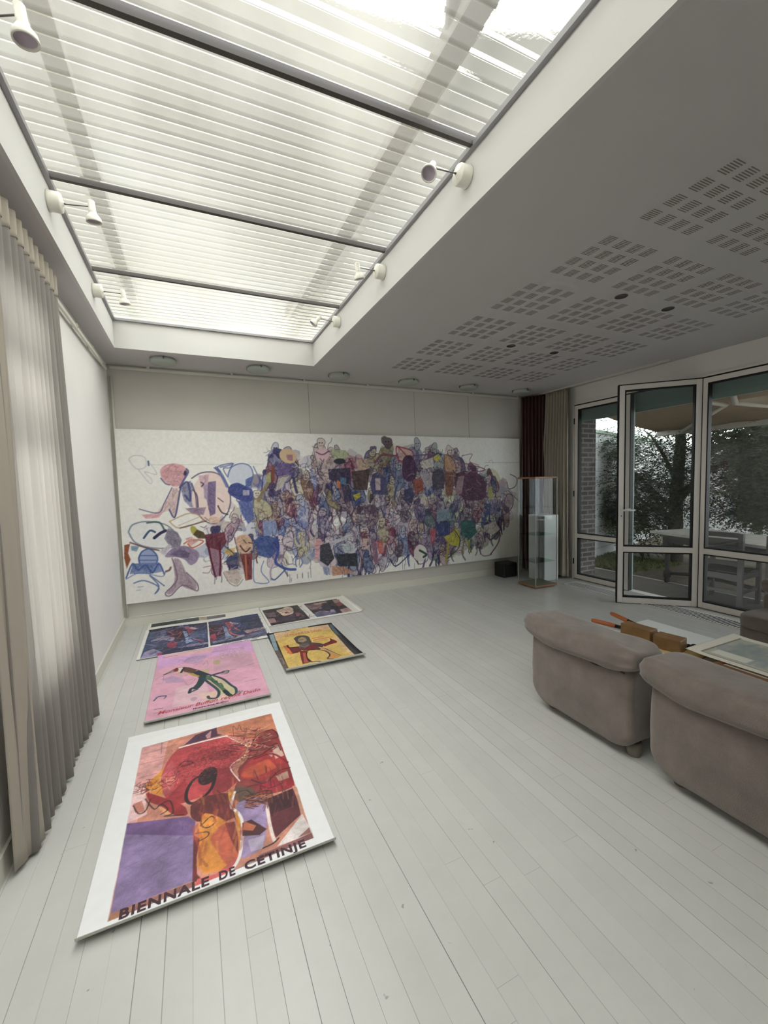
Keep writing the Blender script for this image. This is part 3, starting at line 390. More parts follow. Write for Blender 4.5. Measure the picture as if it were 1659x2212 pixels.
'PA':[["S",11120828,.6,.008,[.108,1.485,.155,1.514,.247,1.498,.254,1.405,.182,1.378,.127,1.432,.108,1.485]],["S",11120828,.6,.008,[.182,1.378,.279,1.229,.299,1.269,.239,1.351,.35,1.323,.28,1.458]],["S",3818600,.9,.014,[.278,1.458,.28,1.415]],["S",11580604,.5,.006,[.29,1.42,1.433,1.422]],["P",14526894,1,[.38,1.37,.422,1.417,.509,1.441,.607,1.413,.639,1.353,.611,1.263,.557,1.192,.483,1.19,.412,1.253,.382,1.308]],["S",6053000,.9,.02,[.63,1.374,.643,1.339,.592,1.249,.557,1.181]],["S",6053000,.9,.014,[.384,1.281,.423,1.226,.459,1.211]],["E",2895952,.9,[.615,1.332,.016,.007,-.001,-.027]],["P",14862020,.9,[.482,1.183,.557,1.181,.523,.904,.477,.871,.444,.943,.357,.913,.223,.873,.18,.909,.321,.922,.4,1.021]],["P",14526894,.8,[.184,.915,.333,.907,.395,.938,.343,.872,.223,.866]],["P",9211052,.8,[.557,1.195,.661,1.248,.685,1.205,.723,.95,.646,.968,.587,1.04]],["S",4870010,.9,.016,[.563,1.181,.504,.905,.477,.871,.445,.95]],["S",4870010,.8,.01,[.482,1.183,.4,1.021,.339,.921,.17,.97]],["S",4870010,.9,.02,[.557,1.181,.635,1.234,.65,1.038,.602,1.096]],["E",15127242,1,[.86,1.072,.196,.007,.014,.264]],["S",6969970,.9,.014,[.676,1.275,.768,1.33,.9,1.335,1.003,1.255,1.056,1.079,1.027,.905,.926,.795,.819,.787,.72,.893,.704,1.092,.673,1.22]],["P",14070972,.9,[.741,1.302,.846,1.315,.824,1.145,.76,1.175]],["P",8285330,.9,[.835,1.23,.915,1.242,.891,.884,.836,.858,.812,1.031]],["P",11048628,.9,[.788,1.203,.834,1.216,.818,1.031,.787,1.061]],["S",3945552,.9,.012,[.763,1.231,.788,1.21,.768,1.189]],["S",3942968,.9,.014,[.922,.969,.958,.894,1.019,.869]],["S",3942968,.8,.01,[.926,1.055,.978,1.01]],["S",10119776,.7,.014,[.783,.847,.846,.8,.954,.807]],["P",15255728,.8,[.823,.859,.942,.837,.926,.78,.832,.779]],["P",9863322,.8,[.595,.956,.802,.96,.771,.876,.655,.896]],["S",3945552,.8,.012,[.682,1.149,.717,1.092,.723,.964]],["S",6845600,.9,.035,[.926,1.382,.979,1.298,1.027,1.182]],["S",6845600,.7,.02,[.967,1.392,1.038,1.406,1.101,1.427]],["S",4871824,.9,.01,[.903,1.385,.967,1.342,.943,1.399,1.094,1.434,1.064,1.384,.996,1.37,1.07,1.224]],["E",13225946,1,[1.171,1.302,.139,.006,.006,.127]],["S",5793956,.9,.012,[1.039,1.283,1.078,1.384,1.177,1.429,1.274,1.404,1.31,1.308,1.28,1.219,1.221,1.177]],["P",5267616,.8,[1.225,1.25,1.309,1.293,1.286,1.19,1.22,1.154]],["P",4082314,.9,[1.055,1.196,1.139,1.223,1.221,1.177,1.304,1.13,1.299,1.011,1.212,.985,1.103,1.048,1.024,1.109]],["P",12104904,.8,[1.191,1.133,1.261,1.131,1.259,1.072,1.188,1.074]],["P",5925030,.8,[1.129,1.018,1.284,.997,1.303,.801,1.229,.746,1.164,.869]],["S",5793956,.8,.012,[1.317,1.396,1.374,1.247,1.349,1.173,1.308,1.204]],["S",12098160,.8,.012,[.438,.825,.643,.904,.762,.819,.533,.749,.438,.825]],["S",12098160,.6,.008,[.522,.778,.744,.863]],["S",5913146,.8,.012,[.533,.749,.794,.81]],["E",14738144,.9,[.249,.707,.203,-.064,.031,.121]],["S",8029332,.9,.014,[.061,.741,.102,.812,.221,.839,.387,.801,.481,.711,.525,.595,.422,.548,.253,.563,.115,.629,.061,.741]],["S",3032164,.9,.02,[.194,.67,.251,.741,.298,.724]],["S",2762824,.95,.03,[.289,.663,.345,.707,.396,.731]],["S",3690575,.8,.018,[.232,.824,.34,.824,.384,.746]],["P",9209496,.9,[.422,.757,.506,.709,.545,.621,.522,.539,.435,.547,.379,.649]],["P",13157580,.9,[.323,.515,.425,.589,.448,.559,.369,.469]],["P",10128038,1,[.355,.449,.447,.545,.574,.563,.686,.496,.712,.45,.679,.367,.613,.331,.565,.407,.491,.443]],["P",7233664,.9,[.419,.478,.521,.525,.62,.473,.592,.419,.491,.443]],["P",12100784,1,[.441,.434,.516,.426,.57,.25,.667,.137,.656,.052,.561,.093,.5,.144,.407,.042,.359,.063,.465,.191]],["S",8021112,.9,.012,[.441,.434,.478,.203,.359,.07,.407,.035,.525,.133,.663,.051,.667,.137,.571,.264]],["P",9062956,.9,[.016,.611,.068,.62,.045,.527,.064,.458,.024,.367,.008,.477]],["P",7244964,.8,[.073,.599,.147,.586,.121,.534,.075,.551]],["S",5909034,.8,.014,[.069,.633,.205,.567,.323,.529]],["E",9346240,.9,[.216,.449,.084,-.008,.006,.096]],["S",4085396,.9,.014,[.135,.464,.168,.529,.24,.55,.302,.475,.291,.393,.217,.359,.148,.394,.135,.464]],["S",4085396,.8,.01,[.154,.49,.29,.476]],["S",4085396,.8,.01,[.145,.443,.293,.428]],["P",6978736,.7,[.079,.415,.316,.404,.359,.302,.225,.289,.05,.31]],["S",4085396,.9,.014,[.013,.273,.079,.415,.122,.342,.195,.389,.25,.3,.316,.391,.358,.274]],["S",4085396,.8,.012,[.079,.211,.174,.226,.301,.141,.261,.076,.302,.155,.224,.276,.351,.149]],["S",5926564,.7,.01,[.012,.26,.143,.313,.332,.249,.372,.301]],["S",6964280,.8,.02,[.378,.3,.409,.31,.423,.337]],["S",8949928,.7,.008,[.111,.165,.159,.166]],["S",8949928,.7,.008,[.098,.133,.135,.132]],["E",11051084,.95,[.671,.711,.038,-.017,-.003,.05]],["P",5917232,.95,[.698,.723,.761,.69,.797,.616,.706,.623,.656,.67]],["S",12607562,.9,.014,[.562,.578,.64,.614,.756,.59,.649,.528,.6,.574]],["P",14723232,.7,[.578,.633,.642,.649,.704,.594,.624,.544]],["P",7222340,.95,[.773,.661,.975,.675,.989,.556,.909,.446,.827,.424,.78,.545]],["P",10517644,.9,[.818,.512,.91,.475,.924,.194,.869,.186,.823,.337]],["S",5907000,.95,.02,[.795,.572,.824,.366,.855,.187]],["S",5907000,.95,.02,[.915,.562,.918,.357,.903,.196]],["S",10518664,.8,.01,[.741,.302,.821,.308,.791,.239,.732,.246]],["P",14528080,.6,[.965,.485,1.076,.49,1.072,.401,.976,.425]],["S",3821672,.9,.014,[.954,.53,1.072,.401,.958,.338,1.098,.368]],["P",14398618,1,[1.089,.607,1.167,.638,1.237,.611,1.269,.533,1.258,.443,1.185,.405,1.116,.456,1.086,.548]],["S",3942960,.95,.014,[1.133,.507,1.186,.435,1.238,.475]],["S",3955260,.9,.012,[1.171,.571,1.198,.531]],["S",3942960,.9,.012,[1.227,.536,1.262,.526]],["P",8010304,.95,[1.121,.411,1.257,.413,1.243,.111,1.171,.105,1.151,.288]],["S",12087376,.9,.02,[1.184,.39,1.185,.118]],["P",14207166,.9,[.939,.237,1.092,.249,1.144,.153,1.083,.055,.975,.129]],["S",8024184,.8,.008,[.939,.222,1.001,.096,1.083,.055,1.143,.123]],["P",4610712,.9,[1.292,.561,1.397,.614,1.558,.555,1.569,.446,1.458,.333,1.327,.376]],["P",9215172,.9,[1.389,.766,1.538,.772,1.56,.601,1.396,.598]],["S",3821464,.9,.03,[1.544,.572,1.552,.416,1.516,.28,1.634,.19,1.742,.17]],["S",3821464,.8,.016,[1.634,.19,1.507,.079,1.463,.092]],["S",6978740,.8,.012,[1.288,.471,1.258,.125,1.313,.057,1.431,.057,1.348,.191,1.383,.309]],["E",13151886,1,[1.713,1.515,.1,-.015,.004,.084]],["P",10514560,.8,[1.691,1.53,1.768,1.531,1.764,1.454,1.704,1.469]],["P",6969994,.9,[1.581,1.424,1.755,1.423,1.743,1.301,1.589,1.273]],["P",12103848,.9,[1.589,1.273,1.727,1.301,1.629,1.15,1.552,1.107]],["S",8014388,.9,.035,[1.538,1.387,1.525,1.244]],["P",11053176,.9,[1.442,1.291,1.503,1.335,1.505,1.214,1.453,1.2]],["S",9075288,.9,.04,[1.467,1.2,1.404,1.097,1.356,1.008]]],
'PB':[["E",14203072,1,[2.13,1.532,.083,.0,.003,.079]],["S",6961748,.9,.014,[2.05,1.563,2.13,1.532,2.214,1.58]],["S",6961748,.9,.01,[2.096,1.485,2.127,1.453,2.145,1.477]],["P",12107420,1,[2.231,1.596,2.425,1.589,2.474,1.501,2.277,1.469]],["E",3159100,.95,[2.344,1.452,.076,.0,-.002,-.035]],["P",3945552,.9,[2.19,1.358,2.478,1.371,2.482,.962,2.394,.933,2.352,1.194,2.201,1.23]],["P",12888212,1,[2.551,1.468,2.711,1.484,2.743,1.368,2.599,1.32]],["P",4864568,.9,[2.494,1.322,2.743,1.352,2.699,1.086,2.521,1.092]],["P",4868208,.95,[2.777,1.285,2.851,1.317,2.96,1.231,2.991,1.009,2.769,1.034,2.737,1.152]],["P",13153464,.9,[2.812,1.234,2.886,1.233,2.881,1.081,2.817,1.083]],["S",8014432,.9,.03,[2.818,1.434,2.932,1.535,3.157,1.502]],["S",8014432,.9,.012,[2.856,1.484,2.891,1.401,3.155,1.433,3.119,1.519]],["P",14267564,1,[3.132,1.646,3.354,1.588,3.351,1.467,3.175,1.45]],["S",10107984,.95,.016,[3.132,1.646,3.354,1.585,3.361,1.467,3.156,1.467,3.132,1.646,3.274,1.519]],["P",4992080,1,[3.235,1.519,3.353,1.536,3.429,1.38,3.405,1.222,3.305,1.172,3.208,1.226,3.202,1.381]],["S",6967408,.9,.02,[3.372,1.519,3.595,1.537,3.676,1.502,3.411,1.45]],["P",14341324,.9,[3.47,1.432,3.676,1.502,3.694,1.378,3.529,1.344]],["E",12761162,1,[3.739,1.502,.052,.0,-.001,-.053]],["S",3160170,.9,.02,[3.687,1.52,3.761,1.556,3.824,1.538]],["P",4998230,1,[3.672,1.306,3.799,1.359,3.882,1.249,3.836,1.069,3.709,1.055,3.648,1.164]],["P",13015672,1,[3.856,1.538,3.973,1.521,4.035,1.338,3.905,1.303,3.842,1.394]],["S",6964288,.9,.012,[3.856,1.538,3.984,1.502,4.057,1.32,3.883,1.286,3.856,1.538]],["P",9067080,.95,[3.851,1.304,4.013,1.302,3.985,.973,3.877,.977]],["S",9065576,.9,.016,[4.092,1.429,4.326,1.391,4.557,1.323,4.234,1.299,4.081,1.429]],["S",9065576,.8,.01,[4.149,1.521,4.329,1.549,4.282,1.447,4.441,1.39]],["P",6174800,.95,[4.012,1.265,4.19,1.318,4.486,1.258,4.578,1.104,4.551,.876,4.205,.89,4.03,1.045]],["P",11045008,.9,[4.077,1.228,4.189,1.244,4.14,.986,4.029,.99]],["P",3816032,.95,[3.223,1.07,3.342,1.101,3.38,.995,3.337,.891,3.238,.895]],["P",10506304,.9,[3.365,1.206,3.506,1.22,3.523,1.061,3.4,1.012]],["P",12103352,.95,[3.467,1.274,3.63,1.289,3.668,1.128,3.584,1.059]],["P",12761162,1,[3.976,.456,4.043,.526,4.097,.41,4.083,.242,3.951,.272,3.833,.393]],["S",11051072,1,.03,[3.908,.313,3.883,.166,3.859,.057]],["S",4868664,.9,.014,[3.998,.492,4.096,.353,4.06,.206,3.882,.092]],["P",3949688,.95,[3.699,.585,3.935,.607,3.931,.422,3.759,.417]],["P",3828328,.9,[4.111,.596,4.315,.602,4.405,.425,4.265,.321,4.13,.407]],["P",9085104,.9,[3.724,.765,3.917,.792,3.957,.624,3.721,.62]],["P",14208196,.95,[4.523,.512,4.74,.557,4.812,.434,4.689,.365,4.522,.416]],["S",6964312,.9,.02,[4.546,.414,4.64,.291,4.811,.395,4.785,.239,4.638,.076]],["S",6964312,.8,.012,[4.402,.233,4.494,.07,4.662,.073]],["P",12343910,.9,[3.614,.519,3.698,.531,3.683,.35,3.629,.281]],["P",13660264,.8,[2.806,.439,2.899,.414,2.894,.259,2.838,.247]],["E",14472912,.95,[3.452,.207,.102,-.01,.002,.117]],["S",5919848,.9,.012,[3.362,.269,3.424,.335,3.546,.27,3.563,.105,3.438,.055,3.359,.144]],["S",2506812,.95,.03,[3.442,.244,3.544,.18,3.502,.148]],["S",2765912,.9,.016,[2.996,.171,3.08,.066,3.28,.205]],["S",5921384,.7,.006,[2.968,.183,3.145,.306]],["E",11837604,.9,[4.989,.858,.081,-.004,.001,.098]],["S",5915744,.9,.012,[4.914,.861,4.965,.957,5.065,.914,5.051,.756,4.938,.663]],["S",4867176,.9,.012,[4.954,1.134,4.99,1.035,5.117,1.071,5.143,1.189,5.017,1.25]],["S",4867176,.8,.01,[4.965,1.016,5.192,.829]],["P",11184218,.9,[4.601,1.065,4.673,1.083,4.695,.909,4.623,.873]],["S",10132132,.6,.008,[4.558,1.428,5.195,1.425]],["S",11565696,.6,.008,[4.629,1.446,4.677,1.465,4.7,1.417]],["P",7095376,.9,[2.583,.557,2.682,.567,2.694,.38,2.621,.352]],["P",13941940,.9,[2.616,.471,2.688,.465,2.667,.365,2.613,.379]],["P",9069688,.9,[2.733,.462,2.805,.405,2.834,.127,2.761,.152]],["P",13145208,.9,[2.196,.161,2.383,.124,2.486,.046,2.2,.037]],["P",12569036,.9,[2.325,.428,2.498,.414,2.513,.312,2.372,.308]],["P",3159100,.95,[2.252,.303,2.53,.293,2.542,.124,2.281,.152]],["P",13157064,.95,[2.173,.457,2.468,.549,2.475,.515,2.205,.414]],["P",14461100,.9,[1.993,.504,2.059,.515,2.09,.464,2.016,.245,1.983,.232]],["P",3816004,.9,[2.056,.435,2.173,.457,2.233,.256,2.145,.166,2.048,.242]],["P",9082040,.8,[2.079,.173,2.162,.148,2.141,.052,2.092,.074]],["P",12629052,.9,[2.501,1.027,2.599,1.056,2.606,1.006,2.534,.96]],["P",13137992,.9,[2.302,1.228,2.343,1.195,2.332,1.114,2.302,1.131]],["P",5931168,.8,[2.337,1.259,2.422,1.242,2.41,1.16,2.343,1.178]]],
'MASS':[1.31,1.175,1.458,1.383,1.591,1.435,1.809,1.515,1.928,1.433,2.091,1.571,2.355,1.573,2.564,1.459,2.818,1.488,3.151,1.609,3.357,1.58,3.567,1.488,3.788,1.539,3.976,1.521,4.167,1.359,4.571,1.288,4.866,1.113,5.067,.864,4.994,.587,4.818,.528,4.644,.334,4.392,.252,4.068,.146,3.612,.189,3.114,.236,2.842,.11,2.456,.091,2.096,.16,1.816,.33,1.54,.275,1.385,.345,1.296,.648,1.359,.909],
'MASS2':[.743,.485,.766,.737,.914,.881,1.065,1.027,1.292,1.123,1.344,.591,1.253,.278,1.123,.186,.88,.214,.766,.304],
}


# ------------------------------------------------------------------ the room
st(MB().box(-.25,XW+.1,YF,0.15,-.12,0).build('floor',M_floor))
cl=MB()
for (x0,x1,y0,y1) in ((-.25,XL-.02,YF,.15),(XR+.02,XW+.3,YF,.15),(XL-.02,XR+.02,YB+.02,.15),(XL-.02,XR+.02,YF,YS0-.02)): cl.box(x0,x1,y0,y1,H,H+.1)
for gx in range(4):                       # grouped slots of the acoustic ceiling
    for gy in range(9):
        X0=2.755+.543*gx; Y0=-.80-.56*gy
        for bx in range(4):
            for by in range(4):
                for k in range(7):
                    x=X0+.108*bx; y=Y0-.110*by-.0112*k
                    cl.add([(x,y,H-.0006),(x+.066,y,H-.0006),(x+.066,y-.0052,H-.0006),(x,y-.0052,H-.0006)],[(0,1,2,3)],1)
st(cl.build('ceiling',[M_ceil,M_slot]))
wl=MB(); t=.02
wl.box(XL-t,XL,YS0-t,YB+t,H,ZS+.02).box(XR,XR+t,YS0-t,YB+t,H,ZS+.02).box(XL,XR,YB,YB+t,H,ZS+.02).box(XL,XR,YS0-t,YS0,H,ZS+.02)
st(wl.build('trim_1',M_well))
an=MB(); g=.022
an.box(XL,XL+g,YS0,YB,ZS-.028,ZS-.004).box(XR-g,XR,YS0,YB,ZS-.028,ZS-.004).box(XL+g,XR-g,YB-g,YB,ZS-.024,ZS-.004).box(XL+g,XR-g,YS0,YS0+g,ZS-.024,ZS-.004)
st(an.build('trim_2',M_grey))
# left wall with its window behind the curtain
wy0,wy1,wz0,wz1=-2.92,-2.18,.50,2.30
lw=MB().box(-.25,0,wy1,.15,0,H).box(-.25,0,YF,wy0,0,H).box(-.25,0,wy0,wy1,0,wz0).box(-.25,0,wy0,wy1,wz1,H)
st(lw.build('wall_left',M_wall))
wf=MB()
for (a,b,c,d_) in ((wy0,wy1,wz0,wz0+.06),(wy0,wy1,wz1-.06,wz1),(wy0,wy0+.06,wz0,wz1),(wy1-.06,wy1,wz0,wz1),(wy0,wy1,1.985,2.095),(wy0,wy1,1.62,1.72)): wf.box(-.19,-.13,a,b,c,d_)
win=st(empty('window_1',(0,0,0))); wf.build('window_frame',M_alu,win)
MB().box(-.165,-.155,wy0+.05,wy1-.05,wz0+.05,wz1-.05).build('pane',M_glass,win)
st(MB().box(-.25,XW+.3,0,.15,0,H).build('wall_back',M_back))
st(MB().box(-.25,XW+.3,YF-.15,YF,-.1,H).build('wall_front',M_wall))
YD0,YD1,ZD=-.765,-5.55,2.42
rw=MB().box(XW,XW+.10,YD0,0,-.1,H).box(XW,XW+.28,YF,YD1,-.1,H).box(XW,XW+.28,YD1,YD0,ZD,H)
st(rw.build('wall_right',M_wall))
st(MB().box(0,XW,-.012,0,0,.095).box(0,XW,-.016,0,.09,.097).build('baseboard_back',M_trim))
st(MB().box(0,.012,YF,-.012,0,.095).build('baseboard_left',M_trim))
st(MB().box(XW-.012,XW,YD0+.02,-.012,0,.095).build('baseboard_right',M_trim))
st(MB().tube([(.035,-.02,.1),(.035,-.02,2.55)],.011).build('trim_3',M_trim))          # pipe down the corner
pr=MB().box(.03,5.25,-.03,-.018,2.622,2.65)
for k in range(7): x=.365+.81*k; pr.box(x-.012,x+.012,-.034,-.002,2.64,H)
st(pr.build('trim_4',M_trim))
pr=MB().box(.02,.036,-2.0,-.22,2.560,2.585)
for k in range(4): y=-.35-.5*k; pr.box(.002,.04,y-.012,y+.012,2.575,2.60)
st(pr.build('trim_5',M_trim))
st(MB().box(5.44,5.47,-2.1,-.03,H-.02,H).build('trim_6',M_trim))                        # curtain rail on the right

# ------------------------------------------------------------------ roof light: bars and corrugated sheets
ZB=ZS-.004
for k in range(1,5):
    y=YB-PITCH*k
    st(MB().box(XL+.0,XR,y-.011,y+.011,ZB-.018,ZB+.015).build('trim_7' if k==1 else 'trim_7',M_bar))
for k in range(5):
    y1=YB-PITCH*k-.022; y0=YB-PITCH*(k+1)+.022; mb=MB(); rib=.0715; prof=[]
    n=int((y1-y0)/rib); off=((y1-y0)-n*rib)/2
    prof.append((y0,0))
    for i in range(n+1):
        c=y0+off+i*rib
        for dy,dz in ((-.011,0),(-.006,.006),(-.003,.011),(.003,.011),(.006,.006),(.011,0)):
            yy=min(max(c+dy,y0),y1); prof.append((yy,dz))
    prof.append((y1,0)); xs=[XL+.012+(XR-XL-.024)*i/12 for i in range(13)]
    vs=[(x,p[0],ZS+.002-p[1]) for x in xs for p in prof]; m_=len(prof); fs=[(i*m_+j,(i+1)*m_+j,(i+1)*m_+j+1,i*m_+j+1) for i in range(12) for j in range(m_-1)]
    mb.add(vs,fs,0,False); o=mb.build('roof_light_sheet',M_sheet)
    where=['furthest away, next to the far wall','second from the far wall','third from the far wall','fourth from the far wall, cut by the top of the photo','nearest, unseen above the viewpoint, added to light the near floor'][k]  # fifth panel is out of view, added to bring daylight onto the near floor
    tag(o,'ribbed translucent roof panel '+where,'roof panel','ribbed panels of the roof light')
# outer frame carrying the roof above the sheets
ou=MB().box(XL+.12,XL+.20,YS0-.1,YB+.1,ZS+.16,ZS+.22).box(XR-.26,XR-.16,YS0-.1,YB+.1,ZS+.16,ZS+.22)
ou.tube([(XR-.2,YB-2.9,ZS+.2),(XL+.9,YB-4.2,ZS+.55)],.03)
st(ou.build('trim_8',M_bar))

# ------------------------------------------------------------------ lamps
def wall_spot(x,y,sx,ang,tilt,label,L=.12):
    t=tag(empty('spotlight',(x,y,2.82)),label,'lamp','clip arm spotlights around the roof light')
    m=Matrix.Rotation(PI/2*sx,4,'Y')
    MB().lathe([(.046,0),(.048,.006),(.045,.012),(.045,.048),(.041,.056),(.014,.058),(.011,.064)],n=24,mtx=m).build('wall_base',M_cream,t)
    ex=sx*(.06+L*math.cos(ang)); ey=L*math.sin(ang)
    MB().tube([(sx*.055,0,0),(sx*.075,0,0),(ex,ey,.006)],[.007,.003,.0028]).build('arm',M_chrome,t)
    mm=Matrix.Translation((ex,ey,.012))@Matrix.Rotation(tilt[0],4,'X')@Matrix.Rotation(tilt[1],4,'Y')
    h=MB().lathe([(.012,.022),(.0155,.018),(.0155,-.022),(.018,-.026),(.0165,-.032),(.024,-.044),(.033,-.056),(.035,-.070),(.0345,-.075),(.030,-.073),(.029,-.066)],n=24,mtx=mm,end=False).build('lamp_head',M_cream,t)
    MB().lathe([(.006,-.058),(.020,-.062),(.0292,-.069)],n=20,mtx=mm,end=False).build('bulb',M_refl,h)
for (y,sx,x,a,tl,lb) in ((-3.324,-1,XR,.15,(-.42,.5),'cream spotlight on the right of the roof light, nearest and largest one there'),
    (-2.383,-1,XR,.1,(.2,-.25),'cream spotlight on the right of the roof light, middle one of three'),
    (-1.46,-1,XR,.05,(.2,.75),'cream spotlight on the right of the roof light, furthest one there'),
    (-3.32,1,XL,-.35,(.05,-.1),'cream spotlight head hanging in the top left corner of the photo'),
    (-2.422,1,XL,-.1,(.15,-.05),'cream spotlight on the left of the roof light, beside the curtain heading'),
    (-1.417,1,XL,.1,(.1,-.1),'cream spotlight on the left of the roof light, furthest one there')):
    wall_spot(x,y,sx,a,tl,lb)
names=['leftmost of the row','second from the left','third from the left','fourth from the left','fifth from the left','last one by the brown curtain']
for k in range(6):
    t=tag(empty('ceiling_light',(.521+.894*k,-.365,H)),'round glass ceiling light above the big painting, '+names[k],'ceiling light','row of round ceiling lights')
    MB().lathe([(.10,0),(.10,-.010),(.096,-.014)],n=32).build('mounting_plate',M_cream,t)
    MB().lathe([(.117,-.012),(.118,-.020),(.116,-.040),(.108,-.046),(.06,-.049),(.0,-.050)],n=40).build('glass_shade',M_lampglass,t)
    for a in (.6,2.7,4.8):
        MB().box(.113,.124,-.007,.007,-.028,-.006,mtx=Matrix.Rotation(a,4,'Z')).build('clip',M_chrome,t)
for (x,y,lb) in ((3.498,-2.966,'nearer pair, left one'),(4.042,-2.949,'nearer pair, right one'),(3.503,-1.851,'further pair, left one'),(4.069,-1.83,'further pair, right one')):
    t=tag(empty('downlight',(x,y,H)),'small recessed downlight between the slotted ceiling panels, '+lb,'downlight','recessed downlights')
    MB().lathe([(.042,-.0005),(.042,-.004),(.036,-.006),(.028,-.002)],n=28).build('rim',M_chrome,t)
    MB().lathe([(.028,-.0012),(.012,-.0014)],n=20).build('bulb',M_dark,t)

# ------------------------------------------------------------------ curtains
def curtain(name, path, z0, z1, npl, amp, mtl, label, cat='curtain', flare=None, rows=40, per=14, header=.11, hm=None, seed=1, parent=None, vr=(0,1), push=0):
    """path(s) -> (x, y, nx, ny); pleats swing along the normal"""
    rg=random.Random(seed); n=npl*per; ph=[rg.uniform(-.5,.5) for _ in range(npl+2)]; am=[rg.uniform(.6,1.25) for _ in range(npl+2)]
    vs=[]; fs=[]; mi=[]
    for j in range(rows+1):
        v=vr[0]+(vr[1]-vr[0])*j/rows; z=z1+(z0-z1)*v
        for i in range(n+1):
            s_=i/n; k=s_*npl; ki=int(min(k,npl-.001)); fk=k-ki
            a=am[ki]*(1-fk)+am[ki+1]*fk; p=(ph[ki]*(1-fk)+ph[ki+1]*fk)*min(1,v*1.6)
            d=amp*(.55+.75*v)*(1-(1-a)*min(1,v*2))*math.sin(2*PI*(k)+p+.5*math.sin(3*v+ki))
            d+=amp*.25*math.sin(2*PI*k*2.3+4*v)*min(1,v)
            s2=flare(s_,v) if flare else s_
            x,y,nx,ny=path(s2); off=0
            d+=push; vs.append((x+nx*d,y+ny*d,z+ (.006*math.sin(2*PI*k) if j==rows else 0)))
    for j in range(rows):
        for i in range(n): fs.append((j*(n+1)+i,j*(n+1)+i+1,(j+1)*(n+1)+i+1,(j+1)*(n+1)+i))
    o=MB().add(vs,fs,0,True).build(name,mtl,parent)
    md=o.modifiers.new('solid','SOLIDIFY'); md.thickness=.002
    return o
# left window curtain: two widths of linen with a doubled heading
def left_path(s): y=-2.03-.98*s; return (.068,y,1,0)
cu=tag(empty('curtain',(0,0,0)),'long translucent linen curtain over the left window, pleated heading, reaching the floor','curtain')
curtain('curtain_fabric',left_path,.015,2.625,13,.026,M_voile,None,flare=lambda s,v: s-(.10*(v**1.5))*(1-s)+.06*v*s,rows=60,seed=4,parent=cu)
curtain('heading',left_path,.015,2.625,13,.026,M_beige,None,flare=lambda s,v: s-(.10*(v**1.5))*(1-s)+.06*v*s,rows=5,seed=4,parent=cu,vr=(0,.045),push=.0035)
curtain('side_fold',lambda s:(.045+.07*s-.02*s*s,-3.10+.16*s,.6,.8),.02,2.62,2,.022,M_beige,None,rows=40,seed=9,parent=cu)
o=curtain('curtain',lambda s:(5.285+.17*s,-.055-.31*s,-.85,-.5),.05,2.645,7,.026,M_brown,None,seed=7); tag(o,'dark brown satin curtain hanging in the far right corner','curtain')
o=curtain('curtain',lambda s:(5.46,-.37-.385*s,-1,0),.03,2.65,8,.040,M_beige,None,seed=12,flare=lambda s,v:s-.25*(1-s)*math.sin(PI*min(1,max(0,v*1.15)))**2*.5); tag(o,'beige pleated curtain drawn back beside the french doors','curtain')

# ------------------------------------------------------------------ french doors
def leaf(name_, y0, y1, x, parent, flip=False, handle=False, zt=ZD-.012, zb=.006):
    """a glazed leaf in the plane x, local coordinates, y0 > y1"""
    w_=.052; f=MB(); xa,xb=x-.028,x+.028
    f.box(xa,xb,y0-w_,y0,zb,zt).box(xa,xb,y1,y1+w_,zb,zt).box(xa,xb,y1+w_,y0-w_,zt-w_,zt).box(xa,xb,y1+w_,y0-w_,zb,zb+w_+.012).box(xa,xb,y1+w_,y0-w_,.585,.645)
    fr=f.build('leaf_frame',M_alu,parent,bevel=.002,seg=1)
    g=MB(); q=.012
    for (za,zb_) in ((zb+w_+.012,.585),(.645,zt-w_)):
        for (a,b,c,d_) in ((y1+w_,y0-w_,za,za+q),(y1+w_,y0-w_,zb_-q,zb_),(y1+w_,y1+w_+q,za,zb_),(y0-w_-q,y0-w_,za,zb_)): g.box(xa-.001,xb+.001,a,b,c,d_)
    o_=.011
    for (a,b,c,d_) in ((y1-o_,y0+o_,zt,zt+o_),(y1-o_,y0+o_,zb-o_*.5,zb),(y0,y0+o_,zb,zt),(y1-o_,y1,zb,zt)): g.box(xa+.004,xb+.004,a,b,c,d_)
    g.build('gasket',M_dark,fr)
    MB().box(x-.006,x+.006,y1+w_,y0-w_,zb+w_+.012,.585).build('lower_pane',M_glass,fr); MB().box(x-.006,x+.006,y1+w_,y0-w_,.645,zt-w_).build('upper_pane',M_glass,fr)
    return fr
d1=st(empty('door_1',(XW,0,0))); leaf('l',YD0-.008,-1.578,0,d1)
hb=MB()
for z in (.25,1.2,2.2): hb.tube([(-.03,YD0-.002,z-.04),(-.03,YD0-.002,z+.04)],.008)
hb.build('hinge',M_dark,d1)
MB().box(-.02,.06,-1.585,-1.535,.01,ZD-.01).build('meeting_stile',M_alu2,d1)
ya=-2.355; ang=math.atan2(-1.822+2.345, 5.036-5.595)      # open leaf, from hinge to free edge
d2=st(empty('door_2',(XW-.015,ya,0),0)); d2.rotation_euler=(0,0,ang-PI/2)
leaf('l',.762,0.004,0,d2)
hd=MB().box(-.036,-.028,.720,.748,.95,1.10).tube([(-.03,.734,1.05),(-.075,.734,1.05),(-.08,.72,1.05),(-.082,.61,1.052)],[.010,.010,.010,.009]); hd.build('door_handle',M_white,d2)
hd=MB().box(.028,.036,.720,.748,.95,1.10).tube([(.03,.734,1.05),(.07,.734,1.05),(.078,.62,1.05)],[.010,.010,.009]); hd.build('door_handle',M_white,d2)
MB().tube([(-.038,.734,.985),(-.030,.734,.985)],.006).build('keyhole',M_dark,d2)
yy=ya-.012
